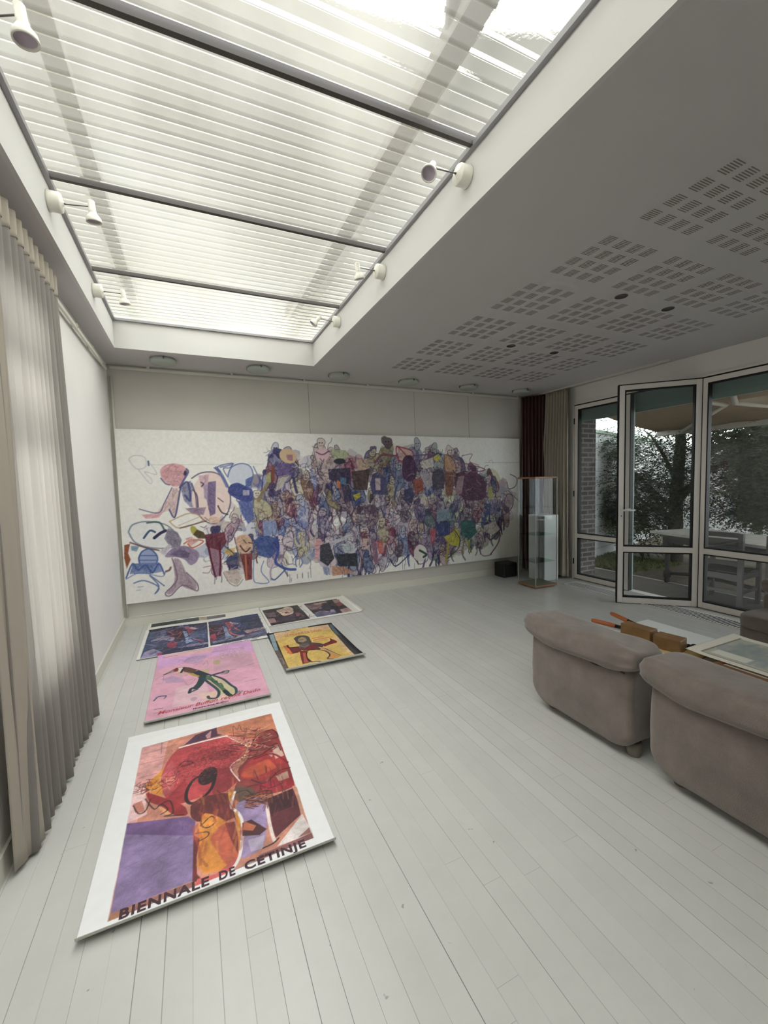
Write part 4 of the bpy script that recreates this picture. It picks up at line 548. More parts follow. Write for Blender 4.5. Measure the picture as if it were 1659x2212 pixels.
for k in range(4):
    dk=st(empty('door_%d'%(k+3),(XW,0,0))); leaf('l',yy,yy-.765,0,dk); yy-=.78
fr=MB().box(XW-.03,XW+.06,YD1,YD0,ZD-.001,ZD+.02).box(XW-.02,XW+.09,YD1,YD0,-.03,.004).box(XW-.03,XW+.05,YD0-.004,YD0+.02,0,ZD)
st(fr.build('trim_9',M_alu)); st(MB().box(XW-.032,XW+.04,YD1,YD0,ZD-.009,ZD+.001).build('trim_10',M_dark))
st(MB().box(XW+.09,XW+.25,YD1,YD0,2.25,ZD+.05).box(XW+.10,XW+.13,YD1,YD0,2.20,2.25).build('trim_11',M_alu2))   # shutter box
# floor grille in front of the doors
t=tag(empty('floor_grille',(0,0,0)),'long slatted heating grille set in the floor along the french doors','floor grille')
MB().box(5.195,5.405,-5.3,-.95,.0005,.002).build('channel',M_black,t)
MB().box(5.185,5.198,-5.3,-.94,0,.006).box(5.402,5.415,-5.3,-.94,0,.006).box(5.185,5.415,-.95,-.94,0,.006).build('frame',M_alu,t)
sl=MB(); y=-.962
while y>-5.3: sl.box(5.198,5.402,y-.012,y,.0021,.0027); y-=.026
sl.build('slats',M_white,t)

# ------------------------------------------------------------------ big painting
PX0,PX1,PZ0,PZ1=.038,5.236,.249,2.029
cv=Canvas(PX1-PX0,PZ1-PZ0,.0062,0xE9E8E2)
rg=random.Random(5)
SOFT=.24
PAL_L=[0x5A6AA6,0x8A94C4,0x6A3448,0x9A7C90,0xC4B4C0,0x40406A,0x7A5A48,0xB8B08C]; PAL_C=[0x3E3458,0x5A4A70,0x4E3E4C,0x6A5460,0x9A90A0,0xB8A098,0x34487A,0x4A5A80,0x7A3448,0xC8BCC8,0x96849E,0x8C8058,0x5A6EA0]
PAL_R=[0x5E3A52,0x7A5468,0x48406A,0x6A4440,0xA08088,0xC8B4B4,0x3A4A72,0x8A6A5A,0xA4A05A,0x4A6064]
def pal(x): return PAL_L if x<2.0 and rg.random()<.7 else (PAL_R if x>3.6 and rg.random()<.8 else PAL_C)
def tup(c): return c if isinstance(c,tuple) else ((c>>16)&255,(c>>8)&255,c&255)
def mix(c,k,t_): return tuple(a*(1-t_)+b*t_ for a,b in zip(tup(c),tup(k)))
def soft(c): return mix(c,0xDEDAD8,rg.uniform(.2,.8))
def wob(cx,cy,rx,ry,rot,n=12):
    p=[]; f1,f2=rg.uniform(0,6),rg.uniform(0,6)
    for i in range(n):
        a=2*PI*i/n; r=1+.2*math.sin(2*a+f1)+.14*math.sin(3*a+f2); x=rx*r*math.cos(a); y=ry*r*math.sin(a)
        p+=[cx+x*math.cos(rot)-y*math.sin(rot), cy+x*math.sin(rot)+y*math.cos(rot)]
    return p
def hue(c): return mix(c,rg.choice([0xE6E0DC,0x2A2248,0xDCD2D4,0x3A3058]),rg.uniform(0,.55))
def crowd(M, nfig, nst, scale=1):
    xs=M[0::2]; ys=M[1::2]
    def rp():
        while True:
            x=rg.uniform(min(xs),max(xs)); y=rg.uniform(min(ys),max(ys))
            if inside(x,y,M): return x,y
    for i in range(int(nfig*1.6)):                       # washes between the figures
        x,y=rp(); cv.poly(soft(rg.choice(pal(x))),.55,wob(x,y,rg.uniform(.06,.16)*scale,rg.uniform(.06,.15)*scale,rg.uniform(-1,1)))
    for i in range(nfig):                                # figures: a body, a head, limbs, all of one hue
        x,y=rp(); c=rg.choice(pal(x)); lean=rg.uniform(-.35,.35); w_=rg.uniform(.045,.095)*scale; h_=w_*rg.uniform(1.3,2.2); dk=mix(c,0x1E1832,.6); li=mix(c,0xE4DCD2,.6)
        b=wob(x,y,w_,h_,lean,14); cv.poly(mix(c,0xDCD6D4,rg.uniform(.05,.6)),.85,b)
        for k in range(9): cv.poly(hue(c),rg.uniform(.35,.8),wob(x+rg.uniform(-.7,.7)*w_,y+rg.uniform(-.8,.8)*h_,w_*rg.uniform(.15,.5),h_*rg.uniform(.1,.35),lean+rg.uniform(-.5,.5),8))
        for k in range(12):
            a=rg.uniform(0,6.28); q=[x+rg.uniform(-.8,.8)*w_,y+rg.uniform(-.9,.9)*h_]
            for m_ in range(3): a+=rg.uniform(-1,1); q+=[q[-2]+w_*.35*math.cos(a),q[-1]+w_*.4*math.sin(a)]
            cv.stroke(dk if k%3 else li,rg.uniform(.4,.85),rg.uniform(.005,.011),q)
        cv.stroke(dk,.75,rg.uniform(.006,.012),b+b[:2])
        hx_,hy_=x+math.sin(lean)*-h_*1.1,y+h_*1.05; hr=w_*rg.uniform(.45,.75); hp=wob(hx_,hy_,hr,hr*rg.uniform(1,1.35),0,12)
        cv.poly(li if rg.random()<.6 else hue(c),.9,hp); cv.stroke(dk,.8,.007,hp+hp[:2]); cv.ell(0x1C1830,.85,[hx_-hr*.3,hy_+hr*.15,hr*.17,0,0,hr*.12]); cv.ell(0x1C1830,.85,[hx_+hr*.3,hy_+hr*.15,hr*.17,0,0,hr*.12]); cv.stroke(dk,.8,.006,[hx_-hr*.3,hy_-hr*.4,hx_,hy_-hr*.52,hx_+hr*.35,hy_-hr*.38])
        for sg_ in (-1,1):
            if rg.random()<.7:
                q=[x+sg_*w_*.5,y-h_*.7,x+sg_*w_*rg.uniform(.4,1),y-h_*1.25,x+sg_*w_*rg.uniform(.3,1.3),y-h_*rg.uniform(1.6,1.9)]; cv.stroke(hue(c),.85,w_*rg.uniform(.2,.4),q); cv.stroke(dk,.7,.006,q)
    for i in range(nst):
        x,y=rp(); a=rg.uniform(0,6.28); p=[x,y]; L_=rg.uniform(.02,.05)*scale
        for k in range(4): a+=rg.uniform(-1.1,1.1); x+=L_*math.cos(a); y+=L_*math.sin(a)*1.1; p+=[x,y]
        c=rg.choice([0x2A2244,0x3A1E34,0x20203A,0x4A2430,0x2C3A5E,0x2C2A24,0xD8CCC8,0xE0D8D0,0x8A4A50,0x5A6A9A])
        cv.stroke(c,rg.uniform(.35,.75),rg.uniform(.005,.010),p)
crowd(ART['MASS'],230,520); crowd(ART['MASS2'],9,40,.7)
cv.run(ART['PA'],2,(rg,9000,.006,.035)); cv.run(ART['PB'],2,(rg,9000,.006,.03,.5,.4,.5))
def detail(x0,x1,y0,y1,n,cols,al=.6):
    for i in range(n):
        x=rg.uniform(x0,x1); y=rg.uniform(y0,y1)
        if not inside(x,y,ART['MASS']) : continue
        a=rg.uniform(0,6.28); p=[x,y]
        for k in range(3): a+=rg.uniform(-1.2,1.2); x+=.035*math.cos(a); y+=.035*math.sin(a); p+=[x,y]
        cv.stroke(rg.choice(cols),al,rg.uniform(.005,.010),p)
detail(1.4,5.1,.3,1.75,420,[0x2A2244,0x3A1E34,0x20203A,0xE0D8D0,0x2C2A24],.5)
for i in range(26):
    x=rg.uniform(1.6,3.4); y=rg.uniform(.06,.2); cv.stroke(0x30304A,.7,.006,[x,y,x,y-rg.uniform(.04,.12)])
cv.grain(.02,3,3)
M_paint=vcol('canvas_paint',.6,.3)
pt=tag(empty('painting',(PX0,-.018,PZ0)),'huge wide white canvas crowded with blue, purple and red figures hanging on the far wall','painting')
grid_mesh('painted_canvas',cv,lambda X,Y:(X,X*0-.042,Y),M_paint,parent=pt)
MB().box(0,PX1-PX0,-.0415,-.001,0,PZ1-PZ0).build('stretcher',M_paper,pt)
for x in (2.03,3.46,4.33):
    tag(MB().tube([(x,-.024,2.63),(x,-.045,2.02)],.0016,6).build('hanging_wire',M_chrome),'thin wire from the picture rail to the top of the painting, '+{2.03:'left one',3.46:'middle one',4.33:'right one'}[x],'wire','hanging wires of the painting')

# ------------------------------------------------------------------ sheets on the floor
M_ink=vcol('printed_paper',.42,.45); M_pback=mat('paper_back',(206,206,198),.7)
rgn=np.random.RandomState(2)
def sheet(name,label,x0,y0,W,Hh,col,ops,res,lip=.03,base=.003,rise=0,left=0,after=None,cat='poster',lip_side='bottom',grain=.02,seed=1,solid=.0008,hatch_=(1,14000,.004,.022,.30,.22,.40),mot=.12):
    c_=Canvas(W,Hh,res,col); c_.run(ops,hatch_[0],(random.Random(seed),)+hatch_[1:])
    if after: after(c_)
    c_.mottle(mot,seed,22); c_.mottle(mot*.6,seed+1,7); c_.grain(grain*.4,seed,9)
    t=tag(empty(name,(x0,y0,0)),label,cat)
    rr=lip/1.7
    def z_of(X,Y):                                       # gentle waves, the near edge curls up
        zz=base+.0015*(1+np.sin(X*7+Y*3+seed))*np.clip(Y*6,0,1)+.004*np.exp(-((Hh-Y)/.03)**2)*(1+np.sin(X*9+seed))
        zz+= .0+rise*np.exp(-(Y/.14)**2)
        return zz
    def pos(X,Y):
        if lip_side=='bottom':
            z=z_of(X,Y); th=np.clip((lip-Y)/rr,0,None); r2=rr
            Yn=np.where(Y<lip, lip-r2*np.sin(th), Y); zn=np.where(Y<lip, z+r2*(1-np.cos(th)), z); return X,Yn,zn
        z=z_of(X,Y); e=W-lip*2; r2=lip/2; th=np.clip((X-e)/r2,0,2.6); Xn=np.where(X>e,e+r2*np.sin(th),X); zn=np.where(X>e,z+r2*(1-np.cos(th)),z); return Xn,Y,zn
    o=grid_mesh('printed_sheet',c_,pos,M_ink,M_pback,t,solid)
    return t,c_,z_of
def lay(t,o,x,y,rot=0,zf=None,lift=.0012):
    for v in o.data.vertices:
        X=x+v.co.x*math.cos(rot)-v.co.y*math.sin(rot); Y=y+v.co.x*math.sin(rot)+v.co.y*math.cos(rot)
        v.co=(X,Y,float(zf(np.array(X),np.array(Y)))+lift)
# big poster
def extra_big(c):
    r=random.Random(8)
    for i in range(260):
        x=r.uniform(.18,.66); y=r.uniform(.42,.95); a=r.uniform(0,6.28)
        if .20<x<.58 and .62<y<.97: c.stroke(r.choice([0x7A2630,0x9A3A44,0xD06A70,0x5A2028]),.35,.004,[x,y,x+.03*math.cos(a),y+.02*math.sin(a)])
    for i in range(120):
        x=r.uniform(.56,.71); y=r.uniform(.70,.96); a=r.uniform(0,3); c.stroke(r.choice([0x3A1820,0xC24A40,0xE0A890,0x6A1A24,0x7A5A50]),.55,.006,[x,y,x+.05*math.cos(a),y+.03*math.sin(a),x+.06*math.cos(a+.6),y+.05*math.sin(a)])
    for i in range(90):
        x=r.uniform(.10,.27); y=r.uniform(.66,.76); a=r.uniform(0,6); c.stroke(r.choice([0x3A1820,0xC24A40,0xE0B890,0x6A1A24]),.5,.005,[x,y,x+.03*math.cos(a),y+.03*math.sin(a)])
    for i in range(2600):                                 # engraved dots and hairs over the red head
        x=r.gauss(.42,.12); y=r.gauss(.80,.10)
        if inside(x,y,[.24,.66,.36,.60,.52,.62,.60,.72,.62,.90,.55,.97,.36,.93,.24,.80]): a=r.uniform(0,6.28); c.stroke(r.choice([0x6A2028,0x7E2C34,0x551A22,0xC8686A]),.4,.003,[x,y,x+.010*math.cos(a),y+.008*math.sin(a)])
    for i in range(150):                                  # fur and crayon on the lower right
        x=r.uniform(.54,.64); y=r.uniform(.36,.44); c.stroke(r.choice([0x2A1418,0x6A3028,0xC87850]),.6,.004,[x,y,x+.03,y-r.uniform(-.01,.03)])
    for i in range(60):
        x=r.uniform(.60,.74); y=r.uniform(.25,.56); c.stroke(r.choice([0x3A1820,0x7A3A40,0xB07868]),.4,.006,[x,y,x+r.uniform(-.01,.02),y+r.uniform(.03,.08)])
    for i in range(70):
        x=r.uniform(.33,.52); y=r.uniform(.12,.50); c.stroke(r.choice([0xE8A050,0xA84838,0xC8603C,0x7A3030]),.35,.010,[x,y,x+r.uniform(-.02,.02),y+r.uniform(.03,.10)])
    W_=0xF0F1F3; c.poly(W_,1,[0,0,.0795,0,.0795,1.2,0,1.2]); c.poly(W_,1,[.779,0,.85,0,.85,1.2,.779,1.2]); c.poly(W_,1,[0,1.068,.85,1.094,.85,1.2,0,1.2]); c.poly(W_,1,[0,0,.85,0,.85,.072,0,.047])
    c.poly(0xE9E7E4,.5,[0,1.15,.845,1.15,.845,1.19,0,1.19])  # shade of the raised top edge, painted as a greyer strip
t,c_,zf=sheet('poster','large white bordered poster with red head collage, lettered BIENNALE DE CETINJE, nearest on the floor',.309,-3.508,.848,1.198,0xF0F1F3,ART['BIG'],.0026,hatch_=(1,9000,.004,.022,.24,.16,.30),lip=.030,base=.010,rise=.006,after=extra_big,seed=1)
M_maroon=mat('maroon_ink',(62,30,46),.5)
for (wd_,xa_,wi_) in (('BIENNALE',.112,.275),('DE',.420,.055),('CETINJE',.508,.229)):
    o=text_mesh(wd_,wi_,.036,'lettering',M_maroon,t,bold=.03,space=1.12); lay(t,o,xa_,.040+.006*(xa_-.112),.006,zf)
# pink poster
def extra_pink(c):
    r=random.Random(3)
    for i in range(900):
        x=r.uniform(.47,.68); y=r.uniform(.83,1.03); c.ell(r.choice([0xB48CA0,0xE8CCC8,0xA4849A]),.6,[x,y,.0035,0,0,.003])
    for i in range(160):
        x=r.uniform(.20,.42) if i%2 else r.uniform(.06,.26); y=r.uniform(.87,1.0) if i%2 else r.uniform(.62,.74); a=r.uniform(0,6.28); c.stroke(0x8A7096,.45,.003,[x,y,x+.02*math.cos(a),y+.015*math.sin(a)])
t,c_,zf=sheet('poster','pink poster with a long legged goldfinch drawing and red italic title',.375,-2.212,.748,1.14,0xDDB0C0,ART['PINK'],.0034,mot=.05,hatch_=(0,5000,.004,.03,.10,.3,.3),lip=.030,base=.008,rise=.006,after=extra_pink,seed=2)
M_red=mat('red_ink',(176,52,60),.5); M_ink2=mat('dark_ink',(70,40,60),.5)
o=text_mesh('Monsieur Buffon reçoit Dado',.630,.044,'title',M_red,t,bold=.004,shear=.35); lay(t,o,.067,.103,.035,zf)
o=text_mesh('Musée-Site-Buffon',.213,.018,'subtitle',M_ink2,t,bold=.02); lay(t,o,.269,.068,.02,zf)
o=text_mesh("Montbard (Côte-d'Or)",.213,.017,'subtitle',M_ink2,t,bold=.01); lay(t,o,.270,.042,.02,zf)
# yellow poster
t,c_,zf=sheet('poster','yellow poster with black edge and bearded red creature, titled LE MONDE DE DADO',1.283,-1.918,.645,.95,0x1E1E20,ART['YEL'],.0036,mot=.06,lip=.034,base=.010,rise=.016,seed=3)
M_or=mat('orange_ink',(190,96,56),.5)
o=text_mesh('LE MONDE DE DADO',.350,.052,'title',M_or,t,bold=.0); lay(t,o,.148,.783,-.025,zf)
# blue pair, one sheet lying over another
t,c_,zf=sheet('poster','sheet mostly covered by the blue one, its top strip showing along the far wall',.222,-1.0,1.118,.975,0xE6E5DE,ART['BLUE_LOW'],.005,lip=.004,base=.002,seed=4)
def extra_blue(c):
    r=random.Random(6)
    for i in range(420):
        side=i%2; x=r.uniform(.05,.55) if side else r.uniform(.60,1.05); y=r.uniform(.05,.76); a=r.uniform(-.5,.9)
        c.stroke(r.choice([0x1E2444,0x2A3050,0x6A5A74,0x8A90B0,0x4A3048,0xA86070,0x3C4C74]),.55,r.uniform(.006,.014),[x,y,x+.05*math.cos(a),y+.05*math.sin(a),x+.08*math.cos(a+.8),y+.05*math.sin(a+.8)])
    c.poly(0xEAE9E4,1,[.558,.0,.573,.0,.578,.79,.567,.79])
t,c_,zf=sheet('poster','white sheet with two dark blue photographs of tangled sculptures, above the pink poster',.214,-1.060,1.10,.80,0xE9E8E3,ART['BLUE'],.0042,lip=.004,base=.0068,after=extra_blue,seed=5)
M_ink3=mat('black_ink',(40,38,40),.5)
o=text_mesh('Les Orpellières 1994-1999',.30,.026,'caption',M_ink3,t,shear=.3); lay(t,o,.672,.018,-.02,zf)
def extra_dark(c):
    r=random.Random(9)
    for i in range(260):
        side=i%2; x=r.uniform(.06,.45) if side else r.uniform(.52,.86); y=r.uniform(.07,.55); a=r.uniform(0,3)
        c.stroke(r.choice([0x1A1820,0x3A3048,0x7A6070,0xA89090,0x4A2A38]),.5,r.uniform(.006,.012),[x,y,x+.04*math.cos(a),y+.03*math.sin(a)])
t,c_,zf=sheet('poster','white sheet with two dark brown photographs and a curling right end',1.345,-.735,1.09,.69,0xE7E6E0,ART['DARK'],.0044,lip=.05,base=.004,after=extra_dark,lip_side='right',seed=6)

# ------------------------------------------------------------------ glass display case
t=tag(empty('display_case',(4.86,-.80,0),-.02),'tall empty glass display case with wooden top and base in front of the curtains','display case')
hx,hy=.185,.165
MB().box(-hx,hx,-hy,hy,.012,.034).build('base_board',M_wood,t,bevel=.003)
MB().box(-hx+.03,hx-.03,-hy+.03,hy-.03,0,.012).build('plinth',M_black,t)
MB().box(-hx+.008,hx-.008,-hy+.008,hy-.008,.034,.038).build('base_inlay',mat('olive_inlay',(120,122,100),.6),t)
MB().box(-hx,hx,-hy,hy,1.425,1.447).build('top_board',M_wood,t,bevel=.003)
for (a,b,c,d_) in ((-hx+.006,-hx+.010,-hy+.01,hy-.01),(hx-.010,hx-.006,-hy+.01,hy-.01),(-hx+.01,hx-.01,-hy+.006,-hy+.010),(-hx+.01,hx-.01,hy-.010,hy-.006)):
    MB().box(a,b,c,d_,.034,1.425).build('glass_side',M_case,t)
for z in (.335,.69,1.045): MB().box(-hx+.016,hx-.016,-hy+.016,hy-.016,z,z+.006).build('glass_shelf',glass('shelf_glass',(.86,.93,.90),refl=.2) if z==.335 else bpy.data.materials['shelf_glass'],t)
for sx in (-1,1):
    for sy in (-1,1): MB().box(sx*(hx-.006)-.004,sx*(hx-.006)+.004,sy*(hy-.006)-.004,sy*(hy-.006)+.004,.034,1.425).build('corner_profile',M_grey,t)
tag(MB().box(5.065,5.33,-.72,-.42,0,.92).build('plinth',M_white,bevel=.012),'white plinth standing behind the glass case against the curtains','plinth')
t=tag(empty('speaker',(4.86,-.15,0)),'low black box on the floor under the right end of the painting','box')
MB().box(-.12,.13,-.13,.09,.0,.21).build('cabinet',M_black,t,bevel=.02,seg=3)
MB().box(-.10,.11,-.134,-.13,.02,.19).build('grille',mat('grille_cloth',(10,10,11),.9),t)

# ------------------------------------------------------------------ armchairs
def armchair_build():
    t=empty('armchair')
    def outline(hw,zb,zt,rb,rt,n=9):
        p=[]
        for (cy,cz,r,a0) in ((hw-rb,zb+rb*.8,rb,-PI/2),(hw-rt,zt-rt,rt,0),(-hw+rt,zt-rt,rt,PI/2),(-hw+rb,zb+rb*.8,rb,PI)):
            for i in range(n+1):
                a=a0+PI/2*i/n; p.append((cy+r*math.cos(a), cz+(r*(.8 if r==rb else 1))*math.sin(a)))
        return p
    def densify(p,step=.03):
        q=[]
        for i in range(len(p)):
            a=p[i]; b=p[(i+1)%len(p)]; L_=math.hypot(b[0]-a[0],b[1]-a[1]); k=max(1,int(L_/step))
            for j in range(k): q.append((a[0]+(b[0]-a[0])*j/k,a[1]+(b[1]-a[1])*j/k))
        return q
    def prism(x0,x1,ol,r,bulge,seed):
        ol=densify(ol); cy=sum(p[0] for p in ol)/len(ol); cz=sum(p[1] for p in ol)/len(ol); hw=max(p[0] for p in ol); hh=max(abs(p[1]-cz) for p in ol)
        rings=[]
        def ring(x,ins): rings.append([(x,cy+(p[0]-cy)*(1-ins/hw),cz+(p[1]-cz)*(1-ins/hh)) for p in ol])
        for f in (.04,.25,.5,.75,.92): rings.append([(x0-bulge*(1-f*f),cy+(p[0]-cy)*(1-r/hw)*f,cz+(p[1]-cz)*(1-r/hh)*f) for p in ol])
        for k in range(6): a=PI/2*k/5; ring(x0+r*(1-math.sin(a)),r*(1-math.cos(a)))
        rings[5:11]=rings[5:11]
        m=[ (x0+r)+(x1-x0-2*r)*i/6 for i in range(1,6)]
        for k in range(0): pass
        rr=rings[5:11]; rings=rings[:5]+[[(x0+r*(1-math.sin(PI/2*k/5)),cy+(p[0]-cy)*(1-r*(1-math.sin(PI/2*(1-(k/5)) ))*0/hw),p[1]) for p in ol] for k in []]
        for k in range(6):
            a=PI/2*k/5; ins=r*(1-math.sin(a)); x=x0+r*(1-math.cos(a)); rings.append([(x,cy+(p[0]-cy)*(1-ins/hw),cz+(p[1]-cz)*(1-ins/hh)) for p in ol])
        for x in m: rings.append([(x,p[0],p[1]) for p in ol])
        for k in range(5,-1,-1):
            a=PI/2*k/5; ins=r*(1-math.sin(a)); x=x1-r*(1-math.cos(a)); rings.append([(x,cy+(p[0]-cy)*(1-ins/hw),cz+(p[1]-cz)*(1-ins/hh)) for p in ol])
        for f in (.9,.6,.3,.04): rings.append([(x1,cy+(p[0]-cy)*(1-r/hw)*f,cz+(p[1]-cz)*(1-r/hh)*f) for p in ol])
        n=len(ol); vs=[]
        for g in rings:
            for q in g:
                nn=noise.noise(Vector(q)*4+Vector((seed,0,0)))*.010+noise.noise(Vector(q)*13+Vector((seed,3,0)))*.003
                vs.append((q[0]-nn,q[1]+nn*.6,q[2]))
        fs=[(i*n+j,i*n+(j+1)%n,(i+1)*n+(j+1)%n,(i+1)*n+j) for i in range(len(rings)-1) for j in range(n)]
        fs.append(tuple(range(n))[::-1]); fs.append(tuple((len(rings)-1)*n+k for k in range(n)))
        return MB().add(vs,fs,0,True)
    prism(0,.22,outline(.335,.045,.475,.13,.04),.035,.018,1).build('backrest',M_suede,t)
    prism(.10,.55,outline(.315,.055,.30,.09,.05),.04,.01,5).build('base',M_suede,t)
    def cw(p): p=p.copy(); p.z+=.012*noise.noise(p*5)+.01*(1-((p.x-.4)/.3)**2); return p
    MB().superq((.385,0,.315),(.20,.315,.06),.35,.3,56,20,cw).build('seat_cushion',M_suede,t)
    def rw_(p):
        p=p.copy(); e=abs(p.y)/.372; q=max(0,(e-.55)/.45)
        a=math.atan2(p.z-.522,p.x-.075); k=1+ .06*q*math.sin(a*15)+ .10*(1-e)*0
        lat=1-.10*q*q
        p.x=.075+(p.x-.075)*k*lat; p.z=.522+(p.z-.522)*k*lat+.018*noise.noise(p*3.2)+ .012*noise.noise(p*8)
        if p.z<.49: p.x=.075+(p.x-.075)*.93
        p.z-=.012*math.cos(p.y*7); return p
    ro=MB().superq((.075,0,.522),(.138,.372,.080),.58,.25,96,40,rw_).build('headroll',M_suede,t)
    # piping where the roll is sewn on, seam shade put into its colour
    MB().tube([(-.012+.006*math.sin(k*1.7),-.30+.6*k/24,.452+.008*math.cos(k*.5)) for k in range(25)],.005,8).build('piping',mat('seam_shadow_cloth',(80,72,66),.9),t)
    for (x,y) in ((.10,.24),(.10,-.28),(.48,.24),(.48,-.24)):
        MB().lathe([(.030,0),(.034,.012),(.036,.03),(.036,.07)],(x,y,0),18).build('foot',mat('foot_grey',(126,118,108),.5),t)
    return t
def tube_y(mb): return mb
a1=armchair_build(); a1.location=(2.60,-3.372,0); tag(a1,'taupe suede armchair seen from behind, the further and left one','armchair','taupe suede armchairs')
a2=copy_tree(a1); a2.location=(2.595,-4.125,0); tag(a2,'taupe suede armchair seen from behind, the nearer one cut by the right edge','armchair','taupe suede armchairs')
a3=copy_tree(a1); a3.location=(4.95,-3.62,0); a3.rotation_euler=(0,0,PI-.05); a3.scale=(1,1.0,1); tag(a3,'taupe suede armchair by the french doors at the right edge, facing the table','armchair','taupe suede armchairs')
# wire coil on the third armchair
wc=MB(); r=random.Random(4)
for k in range(4):
    ph=r.uniform(0,6); pts=[(.10*math.cos(a+ph)*(1+.15*math.sin(2*a+k)), .08*math.sin(a+ph)*(1+.2*math.cos(a*3+k)), .010+.022*(1+math.sin(a*1.3+k))) for a in [i*.35 for i in range(19)]]
    wc.tube(pts,.0028,6)
o=wc.build('wire_coil',M_black); o.location=(4.60,-3.52,.385); tag(o,'tangle of thin dark wire lying on the armchair seat by the doors','wire')

# ------------------------------------------------------------------ low table and what lies on it
TZ=.33
t=tag(empty('low_table',(0,0,0)),'low white topped table between the armchairs, mostly hidden under prints and wood','table')
MB().box(3.165,3.82,-4.75,-2.98,TZ-.025,TZ).build('tabletop',M_white,t,bevel=.003)
for (x,y) in ((3.20,-3.03),(3.78,-3.03),(3.20,-4.70),(3.78,-4.70)): MB().box(x-.02,x+.02,y-.02,y+.02,0,TZ-.025).build('leg',M_chrome,t)
def obox(name,x0,y0,x1,y1,w_,z0,z1,m,label,cat,bev=.003,group=None):
    """box whose long edge runs from (x0,y0) to (x1,y1), width to the right of it"""
    L_=math.hypot(x1-x0,y1-y0); a=math.atan2(y1-y0,x1-x0); o=MB().box(0,L_,0,w_,0,z1-z0).build(name,m,bevel=bev); o.location=(x0,y0,z0); o.rotation_euler=(0,0,a); return tag(o,label,cat,group)
obox('board',3.26,-3.10,3.325,-3.60,.125,TZ+.0005,TZ+.018,M_pine,'pale pine board lying under the two wood blocks','board')
obox('wood_block',3.300,-3.135,3.312,-3.328,.085,TZ+.0185,TZ+.105,M_block,'brown wooden block on the pine board, the further left one','block',.004,'wood blocks on the board')
obox('wood_block',3.290,-3.362,3.318,-3.508,.100,TZ+.0185,TZ+.098,M_block,'brown wooden block on the pine board, the nearer one with a knot stain','block',.004,'wood blocks on the board')
t=tag(empty('loppers',(0,0,TZ)),'long handled loppers with orange grips lying across the table behind the wood blocks','loppers')
P1=Vector((3.372,-2.855,.030)); P2=Vector((3.632,-2.815,.030)); PV=Vector((3.47,-3.50,.026))
for P_,nm in ((P1,'handle'),(P2,'handle')):
    d_=(PV-P_); n_=Vector((-d_.y,d_.x,0)).normalized()*(.03 if P_ is P1 else -.03)
    a_=P_+d_*.26+n_*.3; 
    h_=MB().tube([a_,P_+d_*.55+n_*.5,PV],[.013,.012,.010],10).build('handle',M_black,t)
    MB().tube([P_,P_+d_*.03,P_+d_*.15+n_*.2,a_],[.012,.015,.016,.015],12).build('grip',M_orange,h_)
MB().add([(PV.x-.02,PV.y+.05,.030),(PV.x+.012,PV.y+.03,.030),(PV.x+.03,PV.y-.06,.030),(PV.x+.018,PV.y-.15,.030),(PV.x-.012,PV.y-.13,.030),(PV.x-.022,PV.y-.05,.030),
          (PV.x-.02,PV.y+.05,.036),(PV.x+.012,PV.y+.03,.036),(PV.x+.03,PV.y-.06,.036),(PV.x+.018,PV.y-.15,.036),(PV.x-.012,PV.y-.13,.036),(PV.x-.022,PV.y-.05,.036)],
          [(0,1,2,3,4,5),(11,10,9,8,7,6)]+[(i,(i+1)%6,6+(i+1)%6,6+i) for i in range(6)]).build('blade',M_grey,t)
MB().tube([(PV.x-.02,PV.y+.02,.038),(PV.x-.04,PV.y-.04,.038),(PV.x-.015,PV.y-.11,.038)],[.012,.010,.006],8).build('hook',M_black,t)
MB().lathe([(.016,.026),(.016,.046),(.010,.050)],(PV.x,PV.y,0),14).build('pivot_bolt',M_black,t)
obox('portfolio',3.33,-3.52,3.37,-3.66,.16,TZ+.0005,TZ+.006,M_black,'flat black folder edge sticking out beside the pine board','folder',.001)
obox('paper',3.30,-3.60,3.345,-3.80,.30,TZ+.0065,TZ+.0075,M_paper,'blank sheet of cream paper sticking out from under the frames','paper',0)
for k,(dx,dy) in enumerate(((0,0),(.012,.008),(-.004,.004))):
    z0=TZ+.008+.020*k
    fx0,fx1,fy0,fy1=3.175+dx,3.79+dx,-4.50,-3.72+dy
    t=tag(empty('picture_frame',(0,0,z0)),'brown wooden picture frame in the stack under the watercolour, '+['bottom one','middle one','top one'][k],'picture frame','stacked picture frames')
    MB().box(fx0,fx0+.10,fy0,fy1,0,.0185).box(fx1-.03,fx1,fy0,fy1,0,.0185).box(fx0+.10,fx1-.03,fy0,fy0+.03,0,.0185).box(fx0+.10,fx1-.03,fy1-.03,fy1,0,.0185).build('moulding',M_frame,t,bevel=.003)
    MB().box(fx0+.10,fx1-.03,fy0+.03,fy1-.03,.003,.010).build('backing',M_paper,t)
cw_=Canvas(.50,.86,.006,0xDDD8CA); W_,H_=.50,.86
cw_.poly(0xB8B6A8,1,[.05,.06,.45,.06,.45,.80,.05,.80]); cw_.poly(0x5A5648,.9,[.045,.795,.455,.795,.455,.803,.045,.803]); cw_.poly(0x5A5648,.9,[.045,.06,.051,.06,.051,.80,.045,.80])
r=random.Random(2)
for i in range(160):
    x=r.uniform(.07,.33); y=r.uniform(.09,.76)
    cw_.stroke(r.choice([0x8A949C,0x7A8AA0,0x9AA49C,0xA8A694,0x8C988A]),.35,r.uniform(.02,.05),[x,y,x+.05,y+r.uniform(-.02,.02),x+.1,y+r.uniform(-.03,.03)])
cw_.poly(0xDAD8CC,.95,[.08,.60,.16,.60,.16,.77,.08,.77])
t=tag(empty('watercolour',(3.29,-4.41,TZ+.0705),0),'pale blue grey watercolour in a cream border on top of the stacked frames','picture')
